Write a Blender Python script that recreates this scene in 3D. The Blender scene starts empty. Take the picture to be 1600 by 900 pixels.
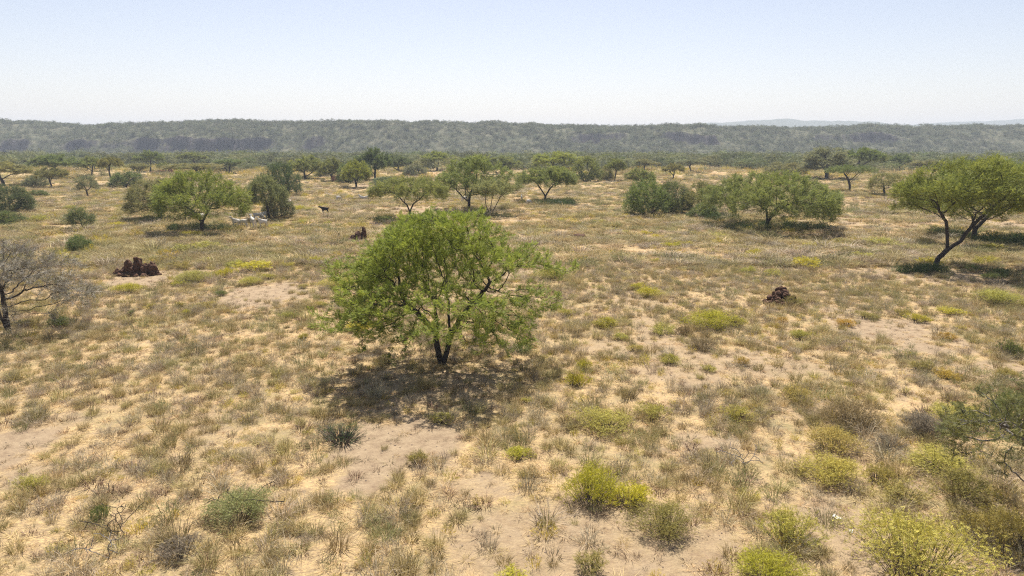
import bpy, math, random
import numpy as np
import bmesh
from mathutils import Vector

# ---------------------------------------------------------------- camera, sky, sun, exposure
scene = bpy.context.scene
COL = scene.collection
R = math.radians
CAM_H, PITCH, F = 8.0, R(11.6), 1081.0          # metres, radians, focal length in pixels of the 1600 wide photo
cam_d = bpy.data.cameras.new('camera'); cam = bpy.data.objects.new('camera', cam_d); COL.objects.link(cam)
cam.location = (0, 0, CAM_H); cam.rotation_euler = (math.pi/2 - PITCH, 0, 0)
cam_d.sensor_width = 36; cam_d.lens = 36*F/1600; cam_d.clip_start = 0.1; cam_d.clip_end = 30000
scene.camera = cam
SUN_EL, SUN_AZ = R(62), R(-3)
world = bpy.data.worlds.new('World'); scene.world = world; world.use_nodes = True
wn = world.node_tree; bg = wn.nodes['Background']
sky = wn.nodes.new('ShaderNodeTexSky'); sky.sky_type = 'NISHITA'; sky.sun_disc = False
sky.sun_elevation = SUN_EL; sky.sun_rotation = SUN_AZ
sky.air_density = 1.0; sky.dust_density = 2.2; sky.ozone_density = 1.0; sky.altitude = 900
tn = wn.nodes.new('ShaderNodeMix'); tn.data_type = 'RGBA'; tn.blend_type = 'MULTIPLY'; tn.inputs[0].default_value = 1
tn.inputs[7].default_value = (1.04, .872, .79, 1)      # the slightly violet white of a hazy noon sky
wn.links.new(sky.outputs[0], tn.inputs[6]); wn.links.new(tn.outputs[2], bg.inputs[0]); bg.inputs[1].default_value = 0.092
sd = bpy.data.lights.new('sun', 'SUN'); sun = bpy.data.objects.new('sun', sd); COL.objects.link(sun)
sd.energy = 4.9; sd.angle = R(0.55); sd.color = (1.0, 0.94, 0.845)
sun.rotation_euler = (-(math.pi/2 - SUN_EL), 0, SUN_AZ); sun.location = (0, 60, 90)
scene.view_settings.view_transform = 'Standard'; scene.view_settings.look = 'None'
scene.view_settings.exposure = 0.93; scene.view_settings.gamma = 1.0
scene.view_settings.use_curve_mapping = False
scene.cycles.use_denoising = False; scene.cycles.filter_width = 1.15; scene.cycles.use_adaptive_sampling = False
scene.cycles.max_bounces = 6; scene.cycles.diffuse_bounces = 3; scene.cycles.transmission_bounces = 3
scene.cycles.transparent_max_bounces = 4; scene.cycles.volume_bounces = 0
scene.cycles.volume_step_rate = 1.0; scene.cycles.volume_max_steps = 64

rng = np.random.default_rng(11)

# ---------------------------------------------------------------- measuring helpers
def G(px, py):
    """point of the flat ground that the photo shows at (px, py)"""
    a = (px-800)/F; b = (450-py)/F
    dy = math.cos(PITCH) + b*math.sin(PITCH); dz = -math.sin(PITCH) + b*math.cos(PITCH)
    t = -CAM_H/dz
    return (a*t, dy*t)
def depth(y): return y*math.cos(PITCH) + CAM_H*math.sin(PITCH)
def scale_at(y): return F/depth(y)                 # photo pixels per metre there
def z_at(py, y):
    b = (450-py)/F
    dy = math.cos(PITCH) + b*math.sin(PITCH); dz = -math.sin(PITCH) + b*math.cos(PITCH)
    return CAM_H + dz/dy*y

# ---------------------------------------------------------------- noise
def _h(ix, iy, iz, s):
    n = (ix*374761393 + iy*668265263 + iz*2147483647 + s*1274126177) & 0xffffffff
    n = ((n ^ (n >> 13))*1274126177) & 0xffffffff
    n = ((n ^ (n >> 16))*2246822519) & 0xffffffff
    return ((n ^ (n >> 15)) & 0xffff)/65535.0
def vn(x, y, z=None, s=0):
    x = np.asarray(x, float); y = np.asarray(y, float); z = np.zeros_like(x) if z is None else np.asarray(z, float)
    x, y, z = np.broadcast_arrays(x, y, z)
    fx, fy, fz = np.floor(x), np.floor(y), np.floor(z)
    ix, iy, iz = fx.astype(np.int64), fy.astype(np.int64), fz.astype(np.int64)
    u, v, w = x-fx, y-fy, z-fz
    u, v, w = u*u*(3-2*u), v*v*(3-2*v), w*w*(3-2*w)
    def L(k):
        a = _h(ix, iy, iz+k, s)*(1-u) + _h(ix+1, iy, iz+k, s)*u
        b = _h(ix, iy+1, iz+k, s)*(1-u) + _h(ix+1, iy+1, iz+k, s)*u
        return a*(1-v) + b*v
    return L(0)*(1-w) + L(1)*w
def fbm(x, y, z=None, s=0, o=4):
    t = 0; a = .5; n = 0
    x = np.asarray(x, float); y = np.asarray(y, float)
    for k in range(o):
        t = t + a*vn(x*2**k, y*2**k, None if z is None else np.asarray(z)*2**k, s+k*17); n += a; a *= .5
    return t/n
def sstep(a, b, x):
    t = np.clip((x-a)/(b-a), 0, 1); return t*t*(3-2*t)

# ---------------------------------------------------------------- mesh and tagging helpers
def mesh(name, V, faces, mats, tint=None, smooth=False, midx=None):
    """faces: int array (n,3) or (n,4), or a list of such arrays"""
    if isinstance(faces, np.ndarray): faces = [faces]
    me = bpy.data.meshes.new(name)
    V = np.asarray(V, np.float32)
    me.vertices.add(len(V)); me.vertices.foreach_set('co', V.ravel())
    nl = sum(f.size for f in faces); nf = sum(len(f) for f in faces)
    me.loops.add(nl); me.loops.foreach_set('vertex_index', np.concatenate([f.ravel() for f in faces]).astype(np.int32))
    tot = np.concatenate([np.full(len(f), f.shape[1], np.int32) for f in faces])
    st = np.concatenate([[0], np.cumsum(tot)[:-1]]).astype(np.int32)
    me.polygons.add(nf); me.polygons.foreach_set('loop_start', st); me.polygons.foreach_set('loop_total', tot)
    if smooth: me.polygons.foreach_set('use_smooth', np.ones(nf, bool))
    if midx is not None: me.polygons.foreach_set('material_index', np.asarray(midx, np.int32))
    if tint is not None:
        at = me.attributes.new('tint', 'FLOAT', 'POINT'); at.data.foreach_set('value', np.asarray(tint, np.float32))
    me.update(calc_edges=True)
    for m in (mats if isinstance(mats, (list, tuple)) else [mats]): me.materials.append(m)
    return me
def link(name, me, parent=None):
    o = bpy.data.objects.new(name, me); COL.objects.link(o)
    if parent: o.parent = parent
    return o
def tag(o, label=None, cat=None, group=None, kind=None):
    if label: o['label'] = label
    if cat: o['category'] = cat
    if group: o['group'] = group
    if kind: o['kind'] = kind
    return o
def empty(name, loc, rz=0, sc=(1, 1, 1)):
    o = bpy.data.objects.new(name, None); COL.objects.link(o); o.empty_display_size = .3
    o.location = loc; o.rotation_euler = (0, 0, rz); o.scale = sc
    return o

# ---------------------------------------------------------------- materials
def mat(name):
    m = bpy.data.materials.new(name); m.use_nodes = True
    nt = m.node_tree; return m, nt, nt.nodes['Principled BSDF'], nt.links
def ramp(nt, stops):
    r = nt.nodes.new('ShaderNodeValToRGB'); e = r.color_ramp.elements
    while len(e) < len(stops): e.new(.5)
    for k, (p, c) in enumerate(stops): e[k].position = p; e[k].color = (*c, 1)
    return r
def mixc(nt, mode, f, a, b):
    n = nt.nodes.new('ShaderNodeMix'); n.data_type = 'RGBA'; n.blend_type = mode
    for s, v in ((0, f), (6, a), (7, b)):
        if hasattr(v, 'node'): nt.links.new(v, n.inputs[s])
        elif s == 0: n.inputs[0].default_value = v
        else: n.inputs[s].default_value = (*v, 1)
    return n.outputs[2]
def noise(nt, scale, det=4, vec=None, rough=.6, w=None):
    n = nt.nodes.new('ShaderNodeTexNoise'); n.inputs['Scale'].default_value = scale
    n.inputs['Detail'].default_value = det; n.inputs['Roughness'].default_value = rough
    if vec is not None: nt.links.new(vec, n.inputs['Vector'])
    return n.outputs['Fac']
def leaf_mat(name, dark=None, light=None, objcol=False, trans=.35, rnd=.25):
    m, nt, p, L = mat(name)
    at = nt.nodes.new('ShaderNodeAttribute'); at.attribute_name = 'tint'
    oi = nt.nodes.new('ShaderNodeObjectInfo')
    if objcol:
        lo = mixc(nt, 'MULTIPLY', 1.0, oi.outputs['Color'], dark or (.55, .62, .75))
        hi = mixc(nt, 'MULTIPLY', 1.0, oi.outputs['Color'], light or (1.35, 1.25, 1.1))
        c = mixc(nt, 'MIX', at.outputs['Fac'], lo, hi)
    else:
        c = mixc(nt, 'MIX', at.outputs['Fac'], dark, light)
    hsv = nt.nodes.new('ShaderNodeHueSaturation')
    mr = nt.nodes.new('ShaderNodeMapRange'); mr.inputs[3].default_value = 1-rnd; mr.inputs[4].default_value = 1+rnd
    L.new(oi.outputs['Random'], mr.inputs[0]); L.new(mr.outputs[0], hsv.inputs['Value'])
    mh = nt.nodes.new('ShaderNodeMapRange'); mh.inputs[3].default_value = .5-rnd*.06; mh.inputs[4].default_value = .5+rnd*.06
    mm = nt.nodes.new('ShaderNodeMath'); mm.operation = 'MULTIPLY'; mm.inputs[1].default_value = 7.31
    fr = nt.nodes.new('ShaderNodeMath'); fr.operation = 'FRACT'
    L.new(oi.outputs['Random'], mm.inputs[0]); L.new(mm.outputs[0], fr.inputs[0]); L.new(fr.outputs[0], mh.inputs[0])
    L.new(mh.outputs[0], hsv.inputs['Hue']); L.new(c, hsv.inputs['Color'])
    p.inputs['Roughness'].default_value = .65; p.inputs['Specular IOR Level'].default_value = .25
    L.new(hsv.outputs[0], p.inputs['Base Color'])
    if trans > 0:
        tr = nt.nodes.new('ShaderNodeBsdfTranslucent'); L.new(hsv.outputs[0], tr.inputs[0])
        mx = nt.nodes.new('ShaderNodeMixShader'); mx.inputs[0].default_value = trans
        L.new(p.outputs[0], mx.inputs[1]); L.new(tr.outputs[0], mx.inputs[2])
        L.new(mx.outputs[0], nt.nodes['Material Output'].inputs[0])
    return m
def rough_mat(name, c1, c2, scale=6, bump=.5, rough=.9, dist=.05):
    m, nt, p, L = mat(name)
    tc = nt.nodes.new('ShaderNodeTexCoord')
    f = noise(nt, scale, 6, tc.outputs['Object'])
    r = ramp(nt, [(.3, c1), (.7, c2)]); L.new(f, r.inputs[0]); L.new(r.outputs[0], p.inputs['Base Color'])
    b = nt.nodes.new('ShaderNodeBump'); b.inputs['Strength'].default_value = bump; b.inputs['Distance'].default_value = dist
    L.new(f, b.inputs['Height']); L.new(b.outputs[0], p.inputs['Normal'])
    p.inputs['Roughness'].default_value = rough; p.inputs['Specular IOR Level'].default_value = .2
    return m
M_BARK = rough_mat('dark_bark', (.025, .02, .017), (.075, .06, .05), 14, .8)
M_GREYBARK = rough_mat('grey_bark', (.10, .09, .085), (.22, .20, .19), 20, .5)
M_TWIG = leaf_mat('grey_twig', (.15, .135, .11), (.33, .30, .25), trans=0)
M_TREE = leaf_mat('acacia_leaf', objcol=True, trans=.4, rnd=.10)
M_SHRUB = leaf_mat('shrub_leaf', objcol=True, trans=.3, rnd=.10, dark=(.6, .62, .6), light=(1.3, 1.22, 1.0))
M_STEM = rough_mat('shrub_stem', (.09, .075, .06), (.22, .19, .16), 20, .3)
M_MOUND = rough_mat('termite_earth', (.04, .02, .012), (.15, .08, .05), 9, .9, dist=.06)
M_REDMOUND = rough_mat('red_earth', (.20, .08, .05), (.38, .18, .11), 5, .7)

# ---------------------------------------------------------------- where the soil is bare (world positions measured from the photo)
BARE = [(630, 690, 250, 95, 1), (575, 735, 120, 60, 1), (10, 700, 200, 75, 1), (30, 745, 90, 50, .8), (405, 462, 170, 36, 1), (1400, 520, 190, 60, 1),
        (1570, 580, 170, 45, .9), (1320, 835, 150, 130, .8), (1580, 353, 90, 22, 1), (640, 331, 200, 18, .9), (640, 290.5, 320, 5, 1),
        (690, 600, 300, 70, .7), (1470, 428, 260, 30, .8), (215, 437, 130, 22, 1), (175, 286, 60, 10, .9), (1110, 688, 120, 30, .8),
        (1480, 765, 110, 60, .8), (330, 660, 120, 40, .5), (900, 700, 90, 40, .5), (760, 760, 120, 40, .6), (1190, 560, 90, 30, .5),
        (590, 640, 120, 30, .7), (100, 655, 120, 30, .5), (920, 800, 120, 50, .6), (1010, 470, 110, 22, .6), (1260, 640, 90, 40, .5), (450, 350, 80, 10, .5)]
BW = []
for (px, py, w, h, s) in BARE:
    x, y = G(px, py); y2 = G(px, py-h/2)[1]; y1 = G(px, py+h/2)[1]
    BW.append((x, (y1+y2)/2, .85*w/2/scale_at(y), max((y2-y1)/2, .3), s))
def bare(x, y):
    e = (fbm(x*.9, y*.9, s=5)-.5)*1.5 + (fbm(x*3.1, y*3.1, s=6)-.5)*.9
    b = np.zeros_like(x)
    for (cx, cy, rx, ry, s) in BW:
        d = np.sqrt(((x-cx)/rx)**2 + ((y-cy)/ry)**2) + e
        b = np.maximum(b, s*sstep(1.15, .75, d))
    n = fbm(x*.16+3, y*.16, s=40, o=5)
    return np.clip(np.maximum(b, .75*sstep(.66, .74, n)), 0, 1)

# ---------------------------------------------------------------- the ground sheet
def gz(x, y):
    f = sstep(520, 420, y)
    return ((fbm(x*.05, y*.05, s=2, o=2)-.5)*.22 + (fbm(x*.7, y*.7, s=3, o=3)-.5)*.06)*f
ys = [-40.]
while ys[-1] < 9000: ys.append(ys[-1] + (1.5 if ys[-1] < 6 else max(.16, abs(ys[-1])*.011)))
ys = np.array(ys); us = np.linspace(-1.25, 1.25, 560)
U, Y = np.meshgrid(us, ys); X = U*(np.maximum(Y, 0)+24)
Z = gz(X, Y)
V = np.stack([X, Y, Z], -1).reshape(-1, 3)
nr, nc = X.shape
idx = np.arange(nr*nc).reshape(nr, nc)
q = np.stack([idx[:-1, :-1], idx[:-1, 1:], idx[1:, 1:], idx[1:, :-1]], -1).reshape(-1, 4)
def ground_mat():
    m, nt, p, L = mat('savanna_soil')
    tc = nt.nodes.new('ShaderNodeTexCoord'); v = tc.outputs['Object']
    at = nt.nodes.new('ShaderNodeAttribute'); at.attribute_name = 'tint'
    soil = ramp(nt, [(.28, (.17, .115, .075)), (.5, (.30, .225, .145)), (.75, (.40, .31, .20))]); L.new(noise(nt, 2.6, 10, v, .78), soil.inputs[0])
    straw = ramp(nt, [(.30, (.13, .09, .06)), (.42, (.34, .23, .13)), (.55, (.54, .40, .195)), (.8, (.61, .48, .265))]); L.new(noise(nt, 14, 8, v, .8), straw.inputs[0])
    # dry stalk fibres
    mp = nt.nodes.new('ShaderNodeMapping'); mp.inputs['Scale'].default_value = (5, 16, 5); mp.inputs['Rotation'].default_value = (0, 0, .5); L.new(v, mp.inputs[0])
    fib = ramp(nt, [(.42, (0, 0, 0)), (.56, (1, 1, 1))]); L.new(noise(nt, 1.6, 5, mp.outputs[0], .7), fib.inputs[0])
    s2 = mixc(nt, 'MIX', .0, straw.outputs[0], (.5, .4, .25))
    litter = ramp(nt, [(.34, (0, 0, 0)), (.48, (1, 1, 1))]); L.new(noise(nt, 1.1, 6, v, .7), litter.inputs[0])
    f1 = mixc(nt, 'MULTIPLY', .55, litter.outputs[0], fib.outputs[0])
    inv = nt.nodes.new('ShaderNodeMath'); inv.operation = 'SUBTRACT'; inv.inputs[0].default_value = 1.0; inv.use_clamp = True
    L.new(at.outputs['Fac'], inv.inputs[1])
    f2 = nt.nodes.new('ShaderNodeMath'); f2.operation = 'MULTIPLY'; L.new(f1, f2.inputs[0]); L.new(inv.outputs[0], f2.inputs[1])
    base = mixc(nt, 'MIX', f2.outputs[0], soil.outputs[0], s2)
    # dried herb cover in broad patches, olive to tan
    herb = ramp(nt, [(.3, (.17, .155, .075)), (.7, (.30, .25, .13))]); L.new(noise(nt, .8, 7, v, .7), herb.inputs[0])
    hf = ramp(nt, [(.50, (0, 0, 0)), (.62, (1, 1, 1))]); L.new(noise(nt, .33, 8, v, .75), hf.inputs[0])
    hm = nt.nodes.new('ShaderNodeMath'); hm.operation = 'MULTIPLY'; L.new(hf.outputs[0], hm.inputs[0]); L.new(inv.outputs[0], hm.inputs[1])
    hm2 = nt.nodes.new('ShaderNodeMath'); hm2.operation = 'MULTIPLY'; hm2.inputs[1].default_value = .75; L.new(hm.outputs[0], hm2.inputs[0])
    base2 = mixc(nt, 'MIX', hm2.outputs[0], base, herb.outputs[0])
    L.new(base2, p.inputs['Base Color']); p.inputs['Roughness'].default_value = .95; p.inputs['Specular IOR Level'].default_value = .1
    b = nt.nodes.new('ShaderNodeBump'); b.inputs['Strength'].default_value = .9; b.inputs['Distance'].default_value = .06
    L.new(noise(nt, 12, 8, v, .75), b.inputs['Height']); L.new(b.outputs[0], p.inputs['Normal'])
    return m
me = mesh('ground', V, q, ground_mat(), tint=bare(X.ravel(), Y.ravel()), smooth=True)
tag(link('ground', me), 'dry grassland soil with straw litter and bare brown patches', kind='structure')

# ---------------------------------------------------------------- escarpment behind the plain
def crest(px):
    return np.interp(px, [-600, -200, 0, 60, 100, 160, 260, 400, 560, 700, 800, 1000, 1300, 1500, 1700, 2200],
                     [197, 193, 195, 198, 201, 197, 194, 193, 194, 197, 198, 202, 202.5, 201, 200, 202])
def foot(x): return 548 + 30*(fbm(x/150, x*0+.5, s=71, o=3)-.5)
def esc(x, y):
    px = 800 + x*F/(600*.98)
    L = 78 + 22*(vn(x/90, x*0, s=77)-.5)
    t = (y-foot(x))/L
    wob = (fbm(x/14, y/40, s=80, o=4)-.5)
    nz = fbm(x/45, y*0+1, s=85, o=3)
    low = sstep(.24, .38, nz)*np.maximum(np.maximum(sstep(105, 150, px)*sstep(535, 490, px), sstep(20, 35, px)*sstep(85, 65, px)*.9), 0)
    up = sstep(.30, .46, fbm(x/38, y*0+4, s=86, o=3))*np.maximum(sstep(1180, 1210, px)*sstep(1420, 1370, px), .75*sstep(870, 910, px)*sstep(1150, 1100, px))
    col = .05*(vn(x/2.2, x*0, s=81)-.5) + .05*(vn(x/5.5, x*0+2, s=83)-.5) + .30*wob + .28*(vn(x/60, x*0+7, s=88)-.5)
    plain = np.interp(t, [0, .15, .9, 1.1, 30], [0, .06, .92, 1, 1])
    t2 = t + col
    lowp = np.interp(t2, [0, .22, .25, .34, .6, 1.05, 30], [0, .05, .07, .52, .72, 1, 1])
    upp = np.interp(t2, [0, .45, .48, .56, 1.05, 30], [0, .40, .44, .82, 1, 1])
    pr = plain*(1-np.maximum(low, up)) + lowp*low + upp*up*(1-low)
    Hc = CAM_H + (foot(x)+L)*(228-crest(px))/F*1.02
    bump = (fbm(x/18, y/18, s=90, o=4)-.5)*6.5*sstep(.05, .4, t)
    Hc = Hc + 4.0*(fbm(x/70, x*0+3, s=95, o=4)-.5)
    return pr*Hc + bump - .6*sstep(.02, 0, t)
xs = np.arange(-760, 760, 1.7); yy = np.concatenate([np.arange(510, 665, 1.3), np.arange(665, 1500, 14)])
X, Y = np.meshgrid(xs, yy); Z = esc(X, Y)
nr, nc = X.shape; idx = np.arange(nr*nc).reshape(nr, nc)
q = np.stack([idx[:-1, :-1], idx[:-1, 1:], idx[1:, 1:], idx[1:, :-1]], -1).reshape(-1, 4)
def hill_mat(name, grass, grass2, rock, rock2):
    m, nt, p, L = mat(name)
    tc = nt.nodes.new('ShaderNodeTexCoord'); v = tc.outputs['Object']
    ge = nt.nodes.new('ShaderNodeNewGeometry'); sp = nt.nodes.new('ShaderNodeSeparateXYZ'); L.new(ge.outputs['True Normal'], sp.inputs[0])
    rk = ramp(nt, [(.35, rock), (.7, rock2)]); L.new(noise(nt, .35, 8, v, .7), rk.inputs[0])
    gr = ramp(nt, [(.35, grass), (.65, grass2)]); L.new(noise(nt, .12, 8, v, .7), gr.inputs[0])
    mr = ramp(nt, [(.55, (1, 1, 1)), (.80, (0, 0, 0))]); L.new(sp.outputs[2], mr.inputs[0])
    L.new(mixc(nt, 'MIX', mr.outputs[0], gr.outputs[0], rk.outputs[0]), p.inputs['Base Color'])
    p.inputs['Roughness'].default_value = .95; p.inputs['Specular IOR Level'].default_value = .1
    b = nt.nodes.new('ShaderNodeBump'); b.inputs['Strength'].default_value = .8; b.inputs['Distance'].default_value = 1.2
    L.new(noise(nt, .6, 8, v, .7), b.inputs['Height']); L.new(b.outputs[0], p.inputs['Normal'])
    return m
M_HILL = hill_mat('escarpment_rock', (.07, .08, .045), (.15, .14, .09), (.035, .032, .034), (.13, .11, .105))
tag(link('hills', mesh('hills', np.stack([X, Y, Z], -1).reshape(-1, 3), q, M_HILL)), 'long low bush covered escarpment with dark rock faces', kind='structure')
# two far ridges
def ridge(pts, y0, name, s):
    xs = np.linspace((pts[0][0]-800)*y0*.98/F, (pts[-1][0]-800)*y0*.98/F, 260); ts = np.linspace(-1, 1, 41)
    px = 800 + xs*F/(y0*.98)
    hc = z_at(np.interp(px, [p[0] for p in pts], [p[1] for p in pts]), y0)
    X, T = np.meshgrid(xs, ts); Y = y0 + T*500 + 200*(vn(X/600, X*0, s=s)-.5)
    n = fbm(X/260, Y/260, s=s, o=5)
    Z = np.maximum(hc[None, :]*np.clip(1-np.abs(T)**1.4, 0, 1)*(.93+.14*(fbm(X/90, Y/200, s=s+3)-.3)) - (n*40)*np.abs(T), -2)
    nr, nc = X.shape; idx = np.arange(nr*nc).reshape(nr, nc)
    q = np.stack([idx[:-1, :-1], idx[:-1, 1:], idx[1:, 1:], idx[1:, :-1]], -1).reshape(-1, 4)
    tag(link(name, mesh(name, np.stack([X, Y, Z], -1).reshape(-1, 3), q, M_FAR, smooth=True)), 'faint blue ridge far beyond the escarpment', kind='structure')
M_FAR = hill_mat('far_ridge', (.07, .08, .045), (.13, .13, .08), (.07, .06, .05), (.12, .10, .09))
ridge([(1020, 203), (1060, 195), (1110, 190), (1180, 187), (1215, 185.5), (1240, 188), (1300, 187), (1340, 189), (1390, 194), (1440, 203)], 2700, 'hills', 301)
ridge([(1340, 203), (1420, 193), (1480, 190), (1560, 187), (1620, 184), (1700, 183), (1850, 190)], 3000, 'hills', 333)

# ---------------------------------------------------------------- haze: the air of the whole place
def box(name, lo, hi, m):
    V = [(x, y, z) for x in (lo[0], hi[0]) for y in (lo[1], hi[1]) for z in (lo[2], hi[2])]
    q = np.array([[0, 1, 3, 2], [4, 6, 7, 5], [0, 4, 5, 1], [2, 3, 7, 6], [0, 2, 6, 4], [1, 5, 7, 3]])
    return link(name, mesh(name, np.array(V), q, m))
mh = bpy.data.materials.new('haze'); mh.use_nodes = True; nt = mh.node_tree; nt.nodes.clear()
ou = nt.nodes.new('ShaderNodeOutputMaterial'); pv = nt.nodes.new('ShaderNodeVolumePrincipled')
pv.inputs['Color'].default_value = (.76, .86, 1.0, 1); pv.inputs['Density'].default_value = .00033
pv.inputs['Anisotropy'].default_value = .1
nt.links.new(pv.outputs[0], ou.inputs['Volume'])
tag(box('haze', (-12500, -60, -4), (12500, 9100, 140), mh), 'thin blue haze in the air over the plain', kind='stuff')

# ---------------------------------------------------------------- tree machinery
def spray_template(kind):
    """a feather of leaflets along +X, unit length: triangles"""
    T = []
    if kind == 'leaf':
        for k in range(6):
            x = .12 + .15*k; l = .30*(1-.5*abs(k-2.5)/3.5)
            for sgn in (-1, 1):
                T += [(x-.055, 0, 0), (x+.055, 0, .01), (x+.10, sgn*l, .05*(-1)**k)]
        T += [(0, -.012, 0), (0, .012, 0), (1, 0, .02)]
    elif kind == 'lite':
        for k in range(4):
            x = .05+.22*k; l = .26
            for sgn in (-1, 1): T += [(x-.03, 0, 0), (x+.10, 0, .02), (x+.16, sgn*l, .06*(-1)**k)]
    elif kind == 'twig':
        r = random.Random(3)
        T += [(0, -.018, 0), (0, .018, 0), (1, .05, .02)]
        for k in range(7):
            x = .1+.12*k; a = r.choice((-1, 1))*r.uniform(.15, .45); c = r.uniform(-.2, .25)
            T += [(x, -.012, 0), (x+.03, .012, 0), (x+.32, a, c)]
    elif kind == 'broad':
        r = random.Random(5)
        for k in range(9):
            x = .1+.1*k; a = (-1)**k*r.uniform(.12, .3); c = r.uniform(-.12, .15)
            T += [(x, 0, 0), (x+.20, a*.5-.05, c), (x+.13, a, c*.7)]
    return np.array(T, float).reshape(-1, 3)
TEMPL = {k: spray_template(k) for k in ('leaf', 'twig', 'broad', 'lite')}
def unit(v): return v/np.maximum(np.linalg.norm(v, axis=-1, keepdims=True), 1e-9)
def frames(d, rg, flat=0.):
    """rotation matrices whose X axis is d; flat=1 keeps the Z axis near world up"""
    up = np.tile([0, 0, 1.], (len(d), 1)) + rg.normal(0, 1, (len(d), 3))*(1.4-flat*1.1)
    y = unit(np.cross(up, d)); z = np.cross(d, y)
    return np.stack([d, y, z], -1)
def sprays(pos, d, size, kind, rg, flat=.4):
    T = TEMPL[kind]; n = len(pos)
    Rm = frames(unit(d), rg, flat)
    V = np.einsum('nij,kj->nki', Rm, T)*size[:, None, None] + pos[:, None, :]
    F_ = np.arange(n*len(T)).reshape(-1, 3)
    return V.reshape(-1, 3), F_
def tubes(pos, par, rad, seg=None):
    """tapered tube for each node-parent edge"""
    c = np.nonzero(par >= 0)[0]; p = par[c]
    d = unit(pos[c]-pos[p])
    dp = np.where((par[p] >= 0)[:, None], unit(pos[p]-pos[np.maximum(par[p], 0)]), d)
    r0 = np.minimum(rad[p], rad[c]*1.25 + .002); r1 = rad[c]
    same = rad[c] > rad[p]*.72
    d0 = np.where(same[:, None], unit(dp+d), d)
    out_v = []; out_f = []; off = 0
    for lo, hi, n in ((.035, 9, 8), (.012, .035, 5), (0, .012, 3)):
        s = np.nonzero((r1 >= lo) & (r1 < hi))[0]
        if not len(s): continue
        a = np.linspace(0, 2*np.pi, n, endpoint=False)
        def ring(cen, dd, r):
            ref = np.tile([.3, .9, .1], (len(dd), 1)); u = unit(np.cross(dd, ref)); w = np.cross(dd, u)
            return cen[:, None]+r[:, None, None]*(np.cos(a)[None, :, None]*u[:, None]+np.sin(a)[None, :, None]*w[:, None])
        A = ring(pos[p[s]]-d[s]*0.0, d0[s], r0[s]); B = ring(pos[c[s]], d[s], r1[s])
        Vv = np.concatenate([A, B], 1).reshape(-1, 3)
        k = np.arange(n); k2 = (k+1) % n
        f = np.stack([k, k2, k2+n, k+n], -1)[None] + (np.arange(len(s))*2*n)[:, None, None] + off
        out_v.append(Vv); out_f.append(f.reshape(-1, 4)); off += len(Vv)
    return np.concatenate(out_v), np.concatenate(out_f)
def grow(starts, A, step, kill, rg, iters=140, jit=.12, up=.0):
    """space colonisation from start polylines toward the attractor points A"""
    pos = []; par = []
    for line in starts:
        pts = line['pts']; prev = -1
        if pos:
            dd = [np.linalg.norm(np.array(pts[0])-p_) for p_ in pos]; prev = int(np.argmin(dd))
        for i in range(1 if pos else 0, len(pts)):
            P = np.array(pts[i], float)
            if prev >= 0:
                Q = pos[prev]; n = max(1, int(np.linalg.norm(P-Q)/step))
                for k in range(1, n+1):
                    w = rg.normal(0, step*.06, 3) if k < n else 0
                    pos.append(Q+(P-Q)*k/n+w); par.append(prev); prev = len(pos)-1
            else:
                pos.append(P); par.append(-1); prev = len(pos)-1
        line['end'] = prev
    pos = np.array(pos); par = list(par); nkid = np.zeros(len(pos), int)
    D = np.linalg.norm(A[:, None]-pos[None], axis=2); near = D.argmin(1); dist = D.min(1)
    for it in range(iters):
        ok = dist > kill
        A, near, dist = A[ok], near[ok], dist[ok]
        if len(A) < 3: break
        v = unit(A-pos[near]); acc = np.zeros_like(pos); np.add.at(acc, near, v)
        act = np.unique(near); act = act[nkid[act] < 5]
        if not len(act): break
        dv = unit(unit(acc[act]) + rg.normal(0, jit, (len(act), 3)) + [0, 0, up])
        new = pos[act]+dv*step; nkid[act] += 1
        base = len(pos); pos = np.vstack([pos, new]); par += list(act); nkid = np.concatenate([nkid, np.zeros(len(new), int)])
        D = np.linalg.norm(A[:, None]-new[None], axis=2); m = D.argmin(1); dm = D.min(1)
        b = dm < dist; near[b] = base+m[b]; dist[b] = dm[b]
    return pos, np.array(par)
def crown_pts(n, w, zt, zl, kind, rg, cx=0, cy=0, clump=.9, seed=0, top=.6):
    m = n*5
    a = rg.uniform(0, 2*np.pi, m); r = np.sqrt(rg.uniform(0, 1, m)); ph = rg.uniform(0, 6, 3)
    lob = 1+.13*np.sin(2*a+ph[0])+.10*np.sin(3*a+ph[1])+.07*np.sin(5*a+ph[2])
    H = zt-zl; u = rg.uniform(0, 1, m)**top
    if kind == 'umbrella': T = zt-H*.5*r**2.6; B = zl+H*(.10*(1-r)+.04*r)
    elif kind == 'flat': T = zt-H*.35*r**3; B = zl+H*(.45-.15*r)
    elif kind == 'dome': T = zl+H*(.22+.78*np.sqrt(np.clip(1-r**2, 0, 1))); B = zl+H*.2*(1-r)
    elif kind == 'bush': T = zl+H*(.15+.85*np.clip(1-r**2.6, 0, 1)**.6); B = zl+0*r
    elif kind == 'fan': T = zt-H*.22*r**2; B = zl+H*(.1+.62*r)
    elif kind == 'main': T = zt-H*.48*r**2.6; B = zl+H*(.34-.20*r)
    z = B+(T-B)*u
    P = np.stack([cx+w*.5*r*lob*np.cos(a), cy+w*.5*r*lob*np.sin(a), z], -1)
    k = 3.2/max(w, 1)*1.6
    v = vn(P[:, 0]*k, P[:, 1]*k, P[:, 2]*k*1.6, s=seed+7)*clump + rg.uniform(0, 1, m)*(1-clump*.6)
    return P[np.argsort(-v)[:n]]
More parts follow.
